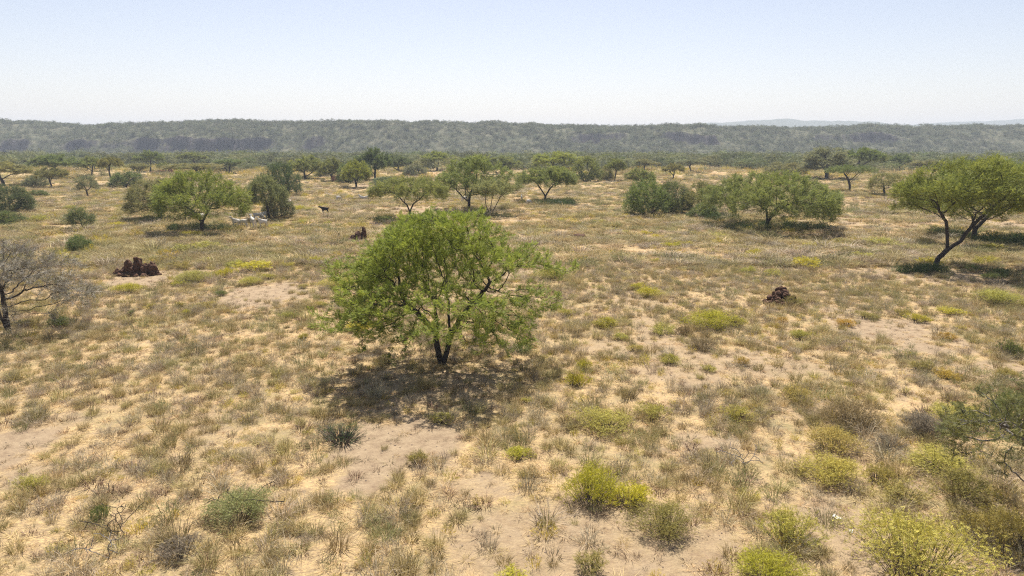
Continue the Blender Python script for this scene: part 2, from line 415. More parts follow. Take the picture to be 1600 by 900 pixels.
def make_tree(name, spec, seed):
    """returns (trunk mesh, crown mesh) in the tree's own metres, base at the origin"""
    rg = np.random.default_rng(seed)
    w, zt, zl = spec['w'], spec['top'], spec['low']
    A = crown_pts(spec.get('n', 420), w, zt, zl, spec['kind'], rg, spec.get('cx', 0), spec.get('cy', 0), spec.get('clump', .9), seed, spec.get('utop', .6))
    if 'extra' in spec:
        A = np.vstack([A]+[np.array([e[:3]])+rg.normal(0, 1, (e[4], 3))*np.array(e[3])[None] for e in spec['extra']])
        A = A[A[:, 2] > .25]
    st = spec.get('stems') or [{'pts': [(0, 0, -.15), (spec.get('lean', 0)*.4, 0, max(.3, zl*.5)), (spec.get('lean', 0), 0, max(.5, zl*.85))]}]
    st = [dict(s) for s in st]
    pos, par = grow(st, A, spec.get('step', .28), spec.get('kill', .3), rg, jit=spec.get('jit', .14))
    n = len(pos); tips = np.zeros(n)
    kids = np.zeros(n, int); np.add.at(kids, par[par >= 0], 1)
    tips[kids == 0] = 1
    for i in range(n-1, 0, -1):
        if par[i] >= 0: tips[par[i]] += tips[i]
    r0 = spec.get('r0', .006); rb = spec.get('rb', .13); nt_ = tips.max()
    e = math.log(max(nt_, 3))/math.log(rb/r0)
    rad = r0*np.maximum(tips, 1)**(1/e)
    root = np.nonzero(par < 0)[0]
    rad[root] *= 1.35
    V, q = tubes(pos, par, rad)
    tm = mesh(name+'_trunk', V, q, spec.get('bark', M_BARK), smooth=True)
    # foliage
    sel = np.nonzero((tips <= spec.get('tipmax', 5)) & (par >= 0) & (pos[:, 2] > spec.get('leafz', 0)))[0]
    m = spec.get('m', 6); sel = np.repeat(sel, m)
    sel = sel[rg.uniform(0, 1, len(sel)) < spec.get('keep', 1)]
    t = rg.uniform(0, 1, len(sel))[:, None]
    P = pos[sel]*t + pos[par[sel]]*(1-t) + rg.normal(0, spec.get('spread', .05), (len(sel), 3))
    d = unit(pos[sel]-pos[par[sel]])*.6 + rg.normal(0, .55, (len(sel), 3))*[1, 1, .45] + [0, 0, spec.get('rise', .12)]
    d = d + unit(np.stack([P[:, 0]-spec.get('cx', 0), P[:, 1], P[:, 2]*.3], -1))*spec.get('outward', .45)
    sz = spec.get('leaf', .25)*rg.uniform(.55, 1.35, len(sel))
    kd = spec.get('spray', 'leaf')
    V, F_ = sprays(P, d, sz, kd, rg, spec.get('flat', .5))
    cl = vn(P[:, 0]*1.3, P[:, 1]*1.3, P[:, 2]*2, s=seed)
    ti = np.clip(rg.normal(.25+.5*cl, .22), 0, 1)
    cm = mesh(name+'_crown', V, F_, spec.get('mat', M_TREE), tint=np.repeat(ti, len(TEMPL[kd])))
    return tm, cm
def place_tree(meshes, loc, label, cat='tree', name='thorn_tree', group=None, rz=0, sc=(1, 1, 1), col=(.09, .13, .035), crown='crown'):
    e = empty(name, loc, rz, sc); tag(e, label, cat, group)
    link('trunk', meshes[0], e)
    c = link(crown, meshes[1], e); c.color = (*col, 1)
    return e

GREEN = (.215, .235, .060); OLIVE = (.245, .235, .080); DARK = (.160, .200, .062); GREYG = (.205, .215, .105)
BRIGHT = (.250, .280, .050)

def spec_px(px, by, x0, x1, yt, yb, kind, **k):
    x, y = G(px, by); s = scale_at(y)
    d = dict(spray='lite', w=(x1-x0)/s*1.12, top=z_at(yt, y)*1.0, low=max(z_at(yb, y), .15), cx=((x0+x1)/2-px)/s, kind=kind); d.update(k)
    return (x, y, float(gz(np.array(x), np.array(y)))), d

# the central tree
loc, sp = spec_px(691, 568, 532, 868, 326, 520, 'main', n=3000, step=.15, kill=.15, rb=.15, r0=.0045, tipmax=6, m=9, leaf=.16, rise=.2, clump=.74, jit=.24, utop=.62, flat=.7)
sp['cx'] = .22; sp['spray'] = 'leaf'
sp['w'] = 8.3; sp['top'] -= .1; sp['outward'] = .3
sp['stems'] = [{'pts': [(0, 0, -.15), (-.12, 0, .35), (-.22, .05, .9), (-.15, .1, 1.5), (-.25, .1, 2.3)]},
               {'pts': [(.06, .03, -.15), (.18, 0, .5), (.33, -.1, 1.1), (.30, -.1, 1.6), (.25, .3, 2.4)]},
               {'pts': [(.33, -.1, 1.1), (.75, -.1, 1.9), (1.35, .1, 2.5), (1.8, .2, 3.1)]},
               {'pts': [(-.2, .1, 1.2), (-.6, -.5, 1.9), (-1.2, -.6, 2.5)]}]
sp['extra'] = [(-2.6, -.8, 2.0, (.8, .8, .35), 170), (-1.2, -1.4, 1.6, (.7, .5, .35), 60), (2.3, -.8, 1.8, (.65, .7, .45), 130), (4.1, 0, 3.7, (.5, .4, .2), 16),
               (1.4, -1.3, 1.5, (.6, .5, .3), 45), (-3.6, 0, 3.6, (.4, .8, .3), 50), (.3, 0, 5.5, (.9, .9, .15), 60), (.5, 1.8, 2.0, (1.4, .5, .4), 60)]
ms = make_tree('central', sp, 101)
place_tree(ms, loc, 'large bright green spreading thorn tree standing alone in the centre of the plain', name='acacia_tree', col=(.255, .305, .052))

# individually grown trees nearer by: (px, base y, x0, x1, top, bottom, kind, options, colour, label)
UN = [
 (317, 363, 248, 378, 267, 345, 'umbrella', dict(n=700, rb=.17, m=6, leaf=.34, step=.24, kill=.26, stems=[{'pts': [(0, 0, -.1), (-.08, 0, .7), (.35, 0, 1.5), (.9, 0, 2.3)]}, {'pts': [(-.05, 0, .95), (-.5, .1, 1.7), (-1.2, 0, 2.3)]}]), (.120, .165, .035), 'broad umbrella thorn tree on the left shading a group of white goats'),
 (1198, 357, 1112, 1303, 268, 340, 'umbrella', dict(n=1150, rb=.17, m=6, leaf=.33, step=.25, kill=.27, stems=[{'pts': [(0, 0, -.1), (-.02, 0, 1.0), (-.15, .1, 1.9)]}, {'pts': [(.03, 0, .55), (.45, 0, 1.3), (.9, 0, 2.1)]}]), (.105, .140, .036), 'widest flat-topped thorn tree with short dark forked trunk, right of centre'),
 (1458, 422, 1424, 1600, 247, 348, 'umbrella', dict(n=1350, rb=.165, m=6, leaf=.28, step=.22, kill=.23, utop=.5, stems=[{'pts': [(0, 0, -.1), (.22, 0, .75), (.75, 0, 1.35), (1.55, 0, 1.9), (2.1, 0, 2.9), (2.3, 0, 3.6)]}, {'pts': [(.75, 0, 1.35), (.72, .1, 2.2), (.45, 0, 3.2), (-.1, 0, 3.9)]}, {'pts': [(1.8, 0, 2.3), (2.7, .1, 3.4), (3.6, .1, 4.3)]}]), (.120, .155, .032), 'big umbrella thorn tree with leaning trunk forking low, near the right edge'),
 (1521, 376, 1440, 1640, 252, 335, 'umbrella', dict(n=1000, rb=.2, m=5, leaf=.36, step=.28, kill=.3, stems=[{'pts': [(0, 0, -.1), (0, 0, 1.0), (-.4, 0, 2.2)]}, {'pts': [(0, 0, .9), (.8, 0, 2.0), (1.5, 0, 2.7)]}]), (.112, .150, .034), 'second big thorn tree just behind the leaning forked one, cut by the right edge'),
 (641, 345, 584, 702, 276, 328, 'flat', dict(n=480, rb=.12, m=6, leaf=.34, step=.24, kill=.27, stems=[{'pts': [(0, 0, -.1), (0, 0, 1.0), (-.35, 0, 1.8)]}, {'pts': [(0, 0, 1.0), (.35, 0, 1.8)]}]), (.120, .150, .040), 'open flat-topped thorn tree with Y-shaped trunk just left behind the central tree'),
 (733, 328, 690, 792, 243, 312, 'dome', dict(n=620, rb=.2, m=6, leaf=.42, step=.3, kill=.32), (.105, .140, .040), 'tall dark-hearted thorn tree rising directly behind the central tree'),
 (766, 337, 742, 812, 282, 325, 'fan', dict(n=300, rb=.08, m=5, leaf=.33, step=.24, kill=.26, stems=[{'pts': [(0, 0, -.1), (-.5, 0, 1.2)]}, {'pts': [(0, 0, 0), (.1, .1, 1.2)]}, {'pts': [(0, 0, 0), (.7, 0, 1.2)]}]), (.115, .140, .050), 'pale many-stemmed thorn tree behind the right shoulder of the central tree'),
 (852, 315, 806, 904, 260, 303, 'flat', dict(n=620, rb=.16, m=7, leaf=.42, step=.28, kill=.3, stems=[{'pts': [(0, 0, -.1), (0, 0, .8), (-.5, 0, 1.6), (-1.1, 0, 2.4)]}, {'pts': [(0, 0, .9), (.6, 0, 1.8), (1.2, 0, 2.5)]}]), (.100, .135, .038), 'umbrella thorn tree with V-forked trunk over a dark bush where goats rest'),
 (251, 344, 200, 285, 280, 334, 'dome', dict(n=430, rb=.1, m=6, leaf=.36, step=.26, kill=.28, stems=[{'pts': [(-.1, 0, -.1), (-.25, 0, 1.2)]}, {'pts': [(.2, 0, -.1), (.35, 0, 1.2)]}]), (.125, .140, .055), 'feathery pale thorn tree with twin thin stems left of the goat shade tree'),
 (421, 344, 388, 448, 272, 322, 'dome', dict(n=430, rb=.13, m=7, leaf=.34, step=.26, kill=.28, stems=[{'pts': [(0, 0, -.1), (-.1, 0, 1.2), (-.25, 0, 2.2)]}]), (.100, .130, .050), 'small upright thorn tree with straight dark trunk right of the goat shade tree'),
 (129, 360, 108, 143, 326, 352, 'bush', dict(n=260, rb=.07, m=6, leaf=.26, step=.18, kill=.2), (.085, .110, .042), 'small round-headed dark tree on a thin stem above the grey bare tree'),
 (14, 519, -85, 104, 378, 498, 'umbrella', dict(n=1300, rb=.13, r0=.0032, step=.17, kill=.17, m=5, leaf=.34, keep=.9, spray='twig', mat=M_TWIG, tipmax=5, jit=.24, flat=.5, stems=[{'pts': [(0, 0, -.1), (-.28, 0, .8), (-.45, 0, 1.5)]}, {'pts': [(.04, 0, -.1), (-.02, 0, 1.0), (-.05, 0, 1.9)]}]), (.22, .22, .13), 'grey nearly leafless thorn tree with dark trunk at the left edge'),
 (1692, 815, 1520, 1790, 560, 790, 'flat', dict(n=1300, rb=.11, r0=.0045, step=.12, kill=.12, m=6, leaf=.15, keep=.9, tipmax=4, jit=.22, utop=1.0, stems=[{'pts': [(0, 0, -.1), (-.4, -.1, .35), (-.9, -.2, .5), (-1.3, -.2, .5)]}, {'pts': [(0, 0, .1), (-.1, .3, 1.2)]}, {'pts': [(0, 0, .1), (-.6, .4, 1.1), (-1.2, .6, 1.7)]}], bark=M_GREYBARK), (.075, .090, .030), 'scraggly grey-branched thorn tree reaching in at the lower right edge'),
]
GREY_LEAVES = None
for k, (px, by, x0, x1, yt, yb, kd, op, col, lab) in enumerate(UN):
    op = dict(op)
    if op.get('spray') != 'twig' and px != 1692: op['n'] = int(op['n']*1.45); op['m'] = 13; op['leaf'] *= .85; op['spread'] = .14; op['flat'] = .7; op['kill'] *= .85; op['step'] *= .85; op.setdefault('clump', .6)
    loc, sp = spec_px(px, by, x0, x1, yt, yb, kd, **op)
    if px == 1692: sp['top'] = 3.1; sp['low'] = .35; sp['w'] = 4.4; sp['cx'] = -.72; sp['spray'] = 'leaf'
    ms = make_tree('grown', sp, 200+k)
    e = place_tree(ms, loc, lab, col=(col[0]*2.15, col[1]*1.85, col[2]*1.9), name='bare_thorn_tree' if op.get('spray') == 'twig' else 'thorn_tree', crown='twigs' if op.get('spray') == 'twig' else 'crown')
    if op.get('spray') == 'twig':            # a few surviving leaves
        sp2 = dict(sp); sp2.update(spray='leaf', mat=M_TREE, m=1, keep=.8, leaf=.2)
        _, cm = make_tree('grown_leaf', sp2, 200+k); c = link('leaves', cm, e); c.color = (.26, .26, .15, 1)

# shared trees: a handful of grown forms, scaled to each standing tree
PROTO = {}
def proto(key):
    if key in PROTO: return PROTO[key]
    kd, lod, v = key
    S = {'umbrella': dict(w=7, top=5, low=2.4, kind='umbrella', lean=.4), 'flat': dict(w=7, top=4.4, low=2.4, kind='flat', lean=-.5),
         'dome': dict(w=6, top=5, low=1.3, kind='dome', lean=.2), 'bush': dict(w=5, top=3, low=.15, kind='bush', stems=[{'pts': [(0, 0, -.1), (0, 0, .4)]}, {'pts': [(.2, 0, -.1), (.9, .2, .5)]}, {'pts': [(-.2, 0, -.1), (-.9, -.2, .5)]}]),
         'fan': dict(w=6, top=4.2, low=.8, kind='fan', stems=[{'pts': [(0, 0, -.1), (-.6, 0, .9)]}, {'pts': [(0, .1, -.1), (.1, .2, 1.1)]}, {'pts': [(.1, 0, -.1), (.7, -.1, .9)]}])}[kd]
    S = dict(S)
    if lod == 'mid': S.update(n=720, step=.26, kill=.27, m=9, leaf=.32, rb=.17, spray='lite', clump=.6, spread=.14, flat=.7)
    else: S.update(n=380, step=.4, kill=.38, m=17, leaf=.52, spread=.15, flat=.7, rb=.19, r0=.02, spray='lite', clump=.6)
    if kd == 'bush': S['m'] = 13; S['spray'] = 'broad'; S['leaf'] *= .9
    PROTO[key] = make_tree('shared', S, 500+len(PROTO)*7+v)
    PROTO[key] += (S['w'], S['top'])
    return PROTO[key]
# (px, base y, x0, x1, top, form, colour, label)
TR = [
 (5, 291, -28, 46, 255, 'umbrella', OLIVE, 'yellowish umbrella tree cut by the left edge below the escarpment'),
 (82, 294, 59, 100, 262, 'umbrella', OLIVE, 'small olive tree with forked leaning stem inside the left edge'),
 (88, 279, 62, 124, 242, 'umbrella', DARK, 'dark spreading tree with pale trunk behind the small olive forked tree'),
 (139, 307, 118, 153, 274, 'dome', GREYG, 'thin feathery grey-green tree left of the crooked-trunk tree'),
 (146, 276, 124, 158, 246, 'umbrella', GREEN, 'mid-green tree immediately left of the crooked-trunk tree'),
 (179, 290, 155, 190, 247, 'flat', OLIVE, 'open tree with crooked curved trunk leaning left beside a dark round bush'),
 (197, 292, 178, 214, 267, 'bush', DARK, 'dark round bush on a short stem right of the crooked-trunk tree'),
 (215, 275, 199, 232, 256, 'fan', OLIVE, 'low olive bushy tree behind the dark round bush'),
 (235, 269, 217, 253, 237, 'umbrella', DARK, 'dark-topped umbrella tree above the reddish earth heap on the left'),
 (258, 271, 247, 271, 254, 'umbrella', GREEN, 'little tree standing at the reddish earth heap'),
 (302, 262, 284, 321, 239, 'umbrella', GREEN, 'bright green rounded treetop behind the flat spreading crown'),
 (305, 282, 262, 345, 256, 'flat', OLIVE, 'flat spreading low crown directly behind the goat shade tree'),
 (358, 271, 334, 381, 249, 'fan', DARK, 'dark fan-shaped tree right behind the goat shade tree'),
 (379, 253, 369, 392, 236, 'umbrella', DARK, 'small dark treetop at the escarpment foot above the fan-shaped tree'),
 (388, 264, 378, 402, 247, 'bush', DARK, 'small dark bush right of the fan-shaped tree'),
 (440, 305, 414, 463, 254, 'bush', (.105, .14, .05), 'tall dense dark green tree leafy to the ground above the reddish goat'),
 (434, 341, 408, 450, 303, 'bush', GREYG, 'grey-green bush in the shade around the straight-trunked small tree'),
 (477, 280, 454, 501, 244, 'dome', GREEN, 'green tree with short thick trunk left of the roadside thicket'),
 (489, 258, 476, 499, 245, 'dome', DARK, 'dark treetop behind the thick-trunked green tree'),
 (522, 283, 498, 536, 247, 'dome', GREEN, 'leftmost tree of the thicket beside the red termite mound'),
 (512, 276, 494, 528, 262, 'bush', OLIVE, 'low olive bush at the left foot of the thicket'),
 (560, 293, 532, 577, 250, 'dome', BRIGHT, 'bright green fork-trunked tree in the middle of the thicket'),
 (545, 286, 528, 560, 256, 'bush', DARK, 'dark bush behind the red termite mound in the thicket'),
 (585, 281, 563, 609, 233, 'dome', (.125, .16, .045), 'tallest dark tree of the thicket with straight black trunk'),
 (573, 283, 566, 582, 255, 'dome', DARK, 'slim tree tucked between the two biggest trees of the thicket'),
 (622, 269, 604, 640, 242, 'dome', DARK, 'dark-stemmed round tree right of the thicket'),
 (605, 289, 585, 625, 276, 'bush', DARK, 'low dark bush at the right foot of the thicket'),
 (648, 275, 634, 668, 257, 'bush', GREYG, 'low grey-green bush right of the thicket'),
 (681, 267, 662, 706, 238, 'umbrella', BRIGHT, 'bright umbrella tree left of the tall tree behind the centre'),
 (660, 263, 641, 680, 249, 'bush', OLIVE, 'wide olive bush behind the open flat-topped tree'),
 (786, 272, 762, 806, 243, 'dome', GREEN, 'green tree right behind the tall tree at the centre'),
 (870, 275, 835, 902, 239, 'umbrella', BRIGHT, 'bright green spreading tree behind the V-forked umbrella tree'),
 (915, 284, 893, 931, 246, 'bush', GREEN, 'tall grey-green bush right behind the V-forked umbrella tree'),
 (945, 282, 933, 957, 261, 'bush', OLIVE, 'small yellowish bush beside a slim upright tree, centre right'),
 (960, 283, 946, 976, 249, 'umbrella', GREEN, 'slim upright tree with dark trunk right of the small yellowish bush'),
 (949, 262, 937, 962, 242, 'umbrella', BRIGHT, 'small bright treetop behind the slim upright tree'),
 (972, 262, 961, 982, 246, 'bush', DARK, 'small dark treetop right behind the slim upright tree'),
 (1000, 291, 985, 1022, 263, 'dome', GREEN, 'rounded small tree behind the big dark bush pair'),
 (1007, 268, 989, 1023, 249, 'umbrella', OLIVE, 'olive flat crown behind the rounded small tree'),
 (1040, 262, 1028, 1054, 247, 'umbrella', DARK, 'small dark flat-topped tree beyond the dark bush pair'),
 (1051, 281, 1037, 1066, 256, 'umbrella', OLIVE, 'brownish small tree with straight stem behind the big dark bush pair'),
 (1080, 270, 1060, 1100, 250, 'flat', GREYG, 'grey-green flat crown with leaning stems, right of the brownish small tree'),
 (1110, 260, 1095, 1130, 245, 'umbrella', OLIVE, 'low olive tree far beyond the widest flat-topped tree, to its left'),
 (1151, 262, 1136, 1162, 247, 'dome', GREYG, 'bluish-grey rounded tree behind the widest flat-topped tree'),
 (1164, 265, 1148, 1180, 253, 'flat', OLIVE, 'tiny flat-topped tree on a short stem behind the widest flat-topped tree'),
 (1184, 258, 1174, 1194, 245, 'umbrella', GREEN, 'small green treetop right of the tiny flat-topped tree'),
 (1012, 336, 978, 1046, 280, 'bush', (.18, .22, .06), 'left half of the big dark bush pair, bright green on top'),
 (1048, 334, 1022, 1074, 284, 'bush', (.155, .18, .065), 'right half of the big dark bush pair, with grey bare twigs below'),
 (1098, 335, 1068, 1128, 283, 'dome', OLIVE, 'olive tree between the dark bush pair and the widest flat-topped tree'),
 (1100, 341, 1080, 1122, 318, 'bush', DARK, 'low dark bush under the olive tree beside the widest flat-topped tree'),
 (1292, 280, 1252, 1326, 231, 'dome', GREYG, 'tall grey-green fan-shaped tree at the foot of the escarpment, right'),
 (1346, 271, 1314, 1370, 233, 'umbrella', (.17, .215, .04), 'dense bright green umbrella tree right of the tall grey-green fan tree'),
 (1381, 266, 1366, 1394, 243, 'umbrella', GREEN, 'small green tree right of the dense bright umbrella tree'),
 (1406, 268, 1391, 1421, 241, 'umbrella', DARK, 'neat small dark umbrella tree on a thin stem'),
 (1325, 299, 1301, 1362, 259, 'flat', DARK, 'dark flat-topped tree with fan of stems over a shadowed base'),
 (1380, 306, 1358, 1412, 270, 'dome', OLIVE, 'pale olive many-stemmed tree right of the dark fan-stemmed tree'),
 (1240, 275, 1226, 1258, 255, 'bush', OLIVE, 'round olive bush left of the tall grey-green fan tree'),
 (1214, 272, 1196, 1232, 254, 'bush', OLIVE, 'pale olive bush behind the top of the widest flat-topped tree'),
 (1218, 251, 1211, 1226, 240, 'umbrella', DARK, 'tiny dark tree standing clear on the far plain'),
 (1236, 249, 1229, 1243, 239, 'umbrella', DARK, 'other tiny dark tree on the far plain, right beside the first'),
 (15, 333, -22, 36, 290, 'bush', (.12, .15, .06), 'large dark bush at the left edge above the grey bare tree'),
 (8, 352, -20, 26, 330, 'bush', DARK, 'dark low bush below the large dark bush at the left edge'),
 (126, 393, 108, 143, 368, 'bush', DARK, 'low black-green bush just below the small round-headed tree'),
 (57, 293, 44, 72, 274, 'bush', GREYG, 'grey-green low bush left of the small olive forked tree'),
 (58, 307, 46, 72, 297, 'bush', DARK, 'small isolated dark bush in front of the small olive forked tree'),
 (1450, 268, 1425, 1475, 250, 'umbrella', OLIVE, 'olive treetop behind the left shoulder of the big leaning tree'),
 (30, 265, 10, 52, 246, 'umbrella', GREYG, 'dull grey-green tree behind the yellowish umbrella tree at the left edge'),
 (826, 262, 806, 842, 244, 'umbrella', GREYG, 'dull flat crown at the escarpment foot, centre'),
 (725, 256, 708, 742, 240, 'umbrella', OLIVE, 'olive treetop peeping left above the tall tree behind the centre'),
]
seq = 0
for (px, by, x0, x1, yt, kd, col, lab) in TR:
    x, y = G(px, by); s = scale_at(y); lod = 'mid' if y < 135 else 'far'
    tm, cm, W, Tp = proto((kd, lod, seq % 4)); seq += 1
    w = (x1-x0)/s*(1.2 if kd == 'bush' else 1.12); h = z_at(yt, y)
    mx = px if kd == 'bush' else (px*.5+(x0+x1)*.25)
    xx = (mx-800)/F*depth(y)
    rz = random.Random(seq).uniform(-3.1, 3.1) if kd != 'flat' else random.Random(seq).choice((0, math.pi))
    nm = 'bush' if kd == 'bush' else 'thorn_tree'
    place_tree((tm, cm), (xx, y, float(gz(np.array(xx), np.array(y)))-.03), lab, cat='bush' if kd == 'bush' else 'tree', name=nm, rz=rz, sc=(w/W, w/W, h/Tp), col=col,
               group='bushes growing between the trees' if kd == 'bush' else 'thorn trees scattered over the plain')

# ---------------------------------------------------------------- shrubs one can count
def make_shrub(seed, w, h, ns, nl, leaf, kind='broad', stemr=.006, spread=.5):
    rg = np.random.default_rng(seed)
    a = rg.uniform(0, 2*np.pi, ns); r = np.sqrt(rg.uniform(0, 1, ns))
    lob = 1+.2*np.sin(2*a+seed)+.15*np.sin(3*a+seed*2)
    tip = np.stack([w/2*r*lob*np.cos(a), w/2*r*lob*np.sin(a), h*(.35+.65*np.sqrt(np.clip(1-r**2, 0, 1)))*rg.uniform(.75, 1.08, ns)], -1)
    tip[:, 2] *= 1-.35*vn(tip[:, 0]*2.2/w+seed, tip[:, 1]*2.2/w, s=seed)
    b = np.stack([tip[:, 0]*.45, tip[:, 1]*.45, -.04+0*r], -1)
    mid = b*.5+tip*.5+np.stack([-tip[:, 0]*.02, -tip[:, 1]*.02, h*.02+0*r], -1)*1.0+rg.normal(0, .02*w, (ns, 3))
    pos = np.concatenate([[[0, 0, -.05]], b, mid, tip]); par = np.concatenate([[-1], np.full(ns, 0), np.arange(ns)+1, np.arange(ns)+1+ns])
    rad = np.concatenate([[stemr*1.5], np.full(ns, stemr*1.4), np.full(ns, stemr), np.full(ns, stemr*.4)])
    V, q = tubes(pos, par, rad); sm = mesh('shrub_stems', V, q, M_STEM)
    i = rg.integers(0, ns, nl); t = rg.uniform(.0, 1, nl)[:, None]**.6
    P = mid[i]*(1-t)+tip[i]*t + rg.normal(0, .055*w, (nl, 3))*[1, 1, .6]
    P[:, 2] = np.maximum(P[:, 2], .03)
    d = unit(tip[i]-b[i])*.35+rg.normal(0, spread, (nl, 3))+[0, 0, .1]
    V, F_ = sprays(P, d, leaf*rg.uniform(.6, 1.3, nl), kind, rg, .2)
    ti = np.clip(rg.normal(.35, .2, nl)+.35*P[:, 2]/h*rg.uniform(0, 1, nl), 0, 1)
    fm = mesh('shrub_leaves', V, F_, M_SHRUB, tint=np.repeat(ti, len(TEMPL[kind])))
    return sm, fm, w, h
SH = {'big': [make_shrub(21, 2.0, 1.1, 130, 4200, .085), make_shrub(22, 2.0, 1.0, 130, 4200, .08)],
      'mid': [make_shrub(31+k, 1.0, .55, 70, 1100, .08) for k in range(3)],
      'small': [make_shrub(41+k, .6, .36, 36, 420, .075) for k in range(3)],
      'far': [make_shrub(51+k, 1.4, .7, 30, 420, .17) for k in range(3)],
      'spiky': [make_shrub(61, 1.3, .5, 140, 200, .18, 'twig', .010)]}
HUE = {'y': ((.52, .48, .05), 'bright yellow-green'), 'o': ((.41, .355, .11), 'dull olive'), 'g': ((.17, .21, .065), 'dark green'), 'b': ((.25, .19, .10), 'brownish'),
       'a': ((.50, .35, .07), 'orange-tinged'), 'p': ((.30, .26, .21), 'dry grey'), 'l': ((.47, .44, .11), 'pale yellow-green')}
# px, base y, width px, height px, hue
SL = [(280,421,28,14,'o'),(300,441,50,20,'l'),(283,447,20,10,'y'),(350,432,26,16,'y'),(398,424,50,18,'y'),(390,445,30,14,'l'),(368,417,24,12,'l'),(323,411,20,9,'y'),
(345,463,18,11,'g'),(322,482,32,13,'o'),(200,457,36,16,'y'),(283,481,15,12,'o'),(239,483,14,12,'o'),(205,493,12,11,'g'),(292,491,12,10,'y'),(92,511,32,24,'g'),(36,509,22,12,'o'),
(307,393,46,16,'l'),(182,354,18,9,'y'),(302,369,36,9,'y'),(60,348,26,14,'l'),(110,328,15,8,'l'),(180,305,16,7,'l'),(160,302,16,8,'l'),(467,328,26,9,'y'),(507,323,20,7,'l'),
(472,350,20,8,'l'),(477,368,15,8,'l'),(557,359,30,15,'o'),(600,349,34,16,'g'),(430,356,22,7,'y'),(512,351,12,7,'l'),(620,352,16,7,'a'),(521,331,12,6,'o'),
(418,437,22,12,'l'),(449,419,20,11,'l'),(492,411,22,11,'y'),(462,408,14,7,'l'),(474,451,16,9,'o'),(499,479,18,11,'l'),(449,497,22,12,'l'),(527,449,46,18,'l'),
(558,480,26,15,'y'),(560,516,42,18,'y'),(474,530,14,14,'l'),(885,493,22,14,'l'),(830,498,16,12,'l'),(947,510,34,18,'y'),(860,436,38,22,'l'),(937,452,14,8,'l'),(936,349,16,6,'l'),
(874,346,15,6,'y'),(912,577,20,20,'y'),(900,601,32,24,'y'),(823,628,18,12,'l'),(692,657,34,18,'l'),(815,549,30,18,'g'),(601,560,12,9,'l'),
(976,365,16,7,'l'),(1008,366,15,7,'y'),(1026,372,17,8,'y'),(1049,386,22,10,'y'),(1070,383,20,9,'l'),(1024,409,14,8,'y'),(1122,370,28,9,'l'),(1177,397,22,11,'y'),
(1168,427,22,14,'l'),(1208,431,25,11,'l'),(1182,444,14,9,'l'),(997,452,18,13,'y'),(1013,464,34,18,'y'),(1035,519,34,18,'l'),(1067,521,22,16,'b'),(1112,510,62,32,'y'),
(1150,508,28,20,'l'),(1238,477,28,20,'o'),(1222,503,16,12,'a'),(1247,523,18,12,'l'),(969,530,22,14,'l'),(994,548,24,14,'o'),(1047,566,28,18,'l'),(1098,543,45,20,'b'),
(1107,579,18,14,'l'),(1160,570,20,14,'a'),(1257,417,38,17,'y'),(1273,387,24,10,'y'),(1310,379,18,9,'o'),(1348,402,26,10,'l'),(1375,383,46,14,'l'),(1550,391,32,11,'y'),
(1450,415,30,15,'y'),(1539,415,26,18,'l'),(1517,424,20,11,'g'),(1548,437,25,12,'g'),(1557,475,60,28,'l'),(1487,491,34,13,'y'),(1433,502,28,17,'y'),(1410,493,18,14,'o'),
(1320,508,28,14,'a'),(1352,496,28,14,'o'),(1250,528,26,18,'l'),(1480,529,26,14,'a'),(1440,578,34,20,'o'),(1477,590,34,18,'a'),(1573,592,32,22,'o'),(1242,624,42,28,'o'),
(1325,662,82,38,'b'),(1495,663,78,40,'l'),(1440,678,60,44,'p'),(1300,699,72,36,'o'),(1300,750,84,44,'l'),(1373,752,42,36,'o'),(1412,778,66,36,'o'),(1465,732,84,34,'l'),
(1508,772,74,44,'o'),(1427,888,165,92,'l'),(1568,852,104,76,'o'),(1232,842,74,54,'l'),(1198,908,100,56,'y'),(1582,655,60,52,'g'),(945,668,80,32,'l'),
(1020,652,45,28,'l'),(1150,654,42,26,'l'),(925,782,76,62,'y'),(985,788,58,46,'y'),(1040,830,85,54,'o'),(925,888,42,32,'o'),(653,723,30,24,'o'),(810,713,36,20,'y'),
(532,686,66,26,'s'),(800,905,42,18,'y'),(48,762,38,28,'l'),(372,808,92,50,'g2'),(157,812,26,34,'g'),(305,773,22,12,'b'),(280,868,60,38,'p'),(1577,556,26,34,'g'),
(1385,698,36,26,'p'),(960,360,12,5,'l'),(1600,480,20,12,'o')]
LM = [('the central tree', 690, 568), ('the clumped termite mound', 212, 433), ('the low termite mound', 1223, 473), ('the leaning forked tree', 1460, 422),
      ('the widest flat-topped tree', 1198, 357), ('the grey bare tree', 12, 518), ('the black goat', 507, 334), ('the umbrella-tree goats', 390, 358),
      ('the white litter', 1307, 806), ('the spiky green clump', 532, 686), ('the open flat-topped tree', 641, 345), ('the dark bush pair', 1030, 336)]
items = []
for (px, by, w, h, hu) in SL:
    size = 'large' if w >= 58 else ('medium' if w >= 28 else 'small')
    best = min(LM, key=lambda m: ((m[1]-px)**2 + ((m[2]-by)*1.6)**2) if m[0] != 'the spiky green clump' or hu != 's' else 1e9)
    dx, dy = px-best[1], by-best[2]
    rel = ('left of' if dx < 0 else 'right of') if abs(dx) > abs(dy)*1.4 else ('in front of' if dy > 0 else 'behind')
    items.append([px, by, w, h, hu, size, best[0], rel, dx*dx+2.5*dy*dy])
ORD = ['nearest to it', 'second nearest to it', 'third nearest to it', 'fourth nearest to it', 'fifth nearest to it', 'sixth nearest to it', 'seventh nearest to it']
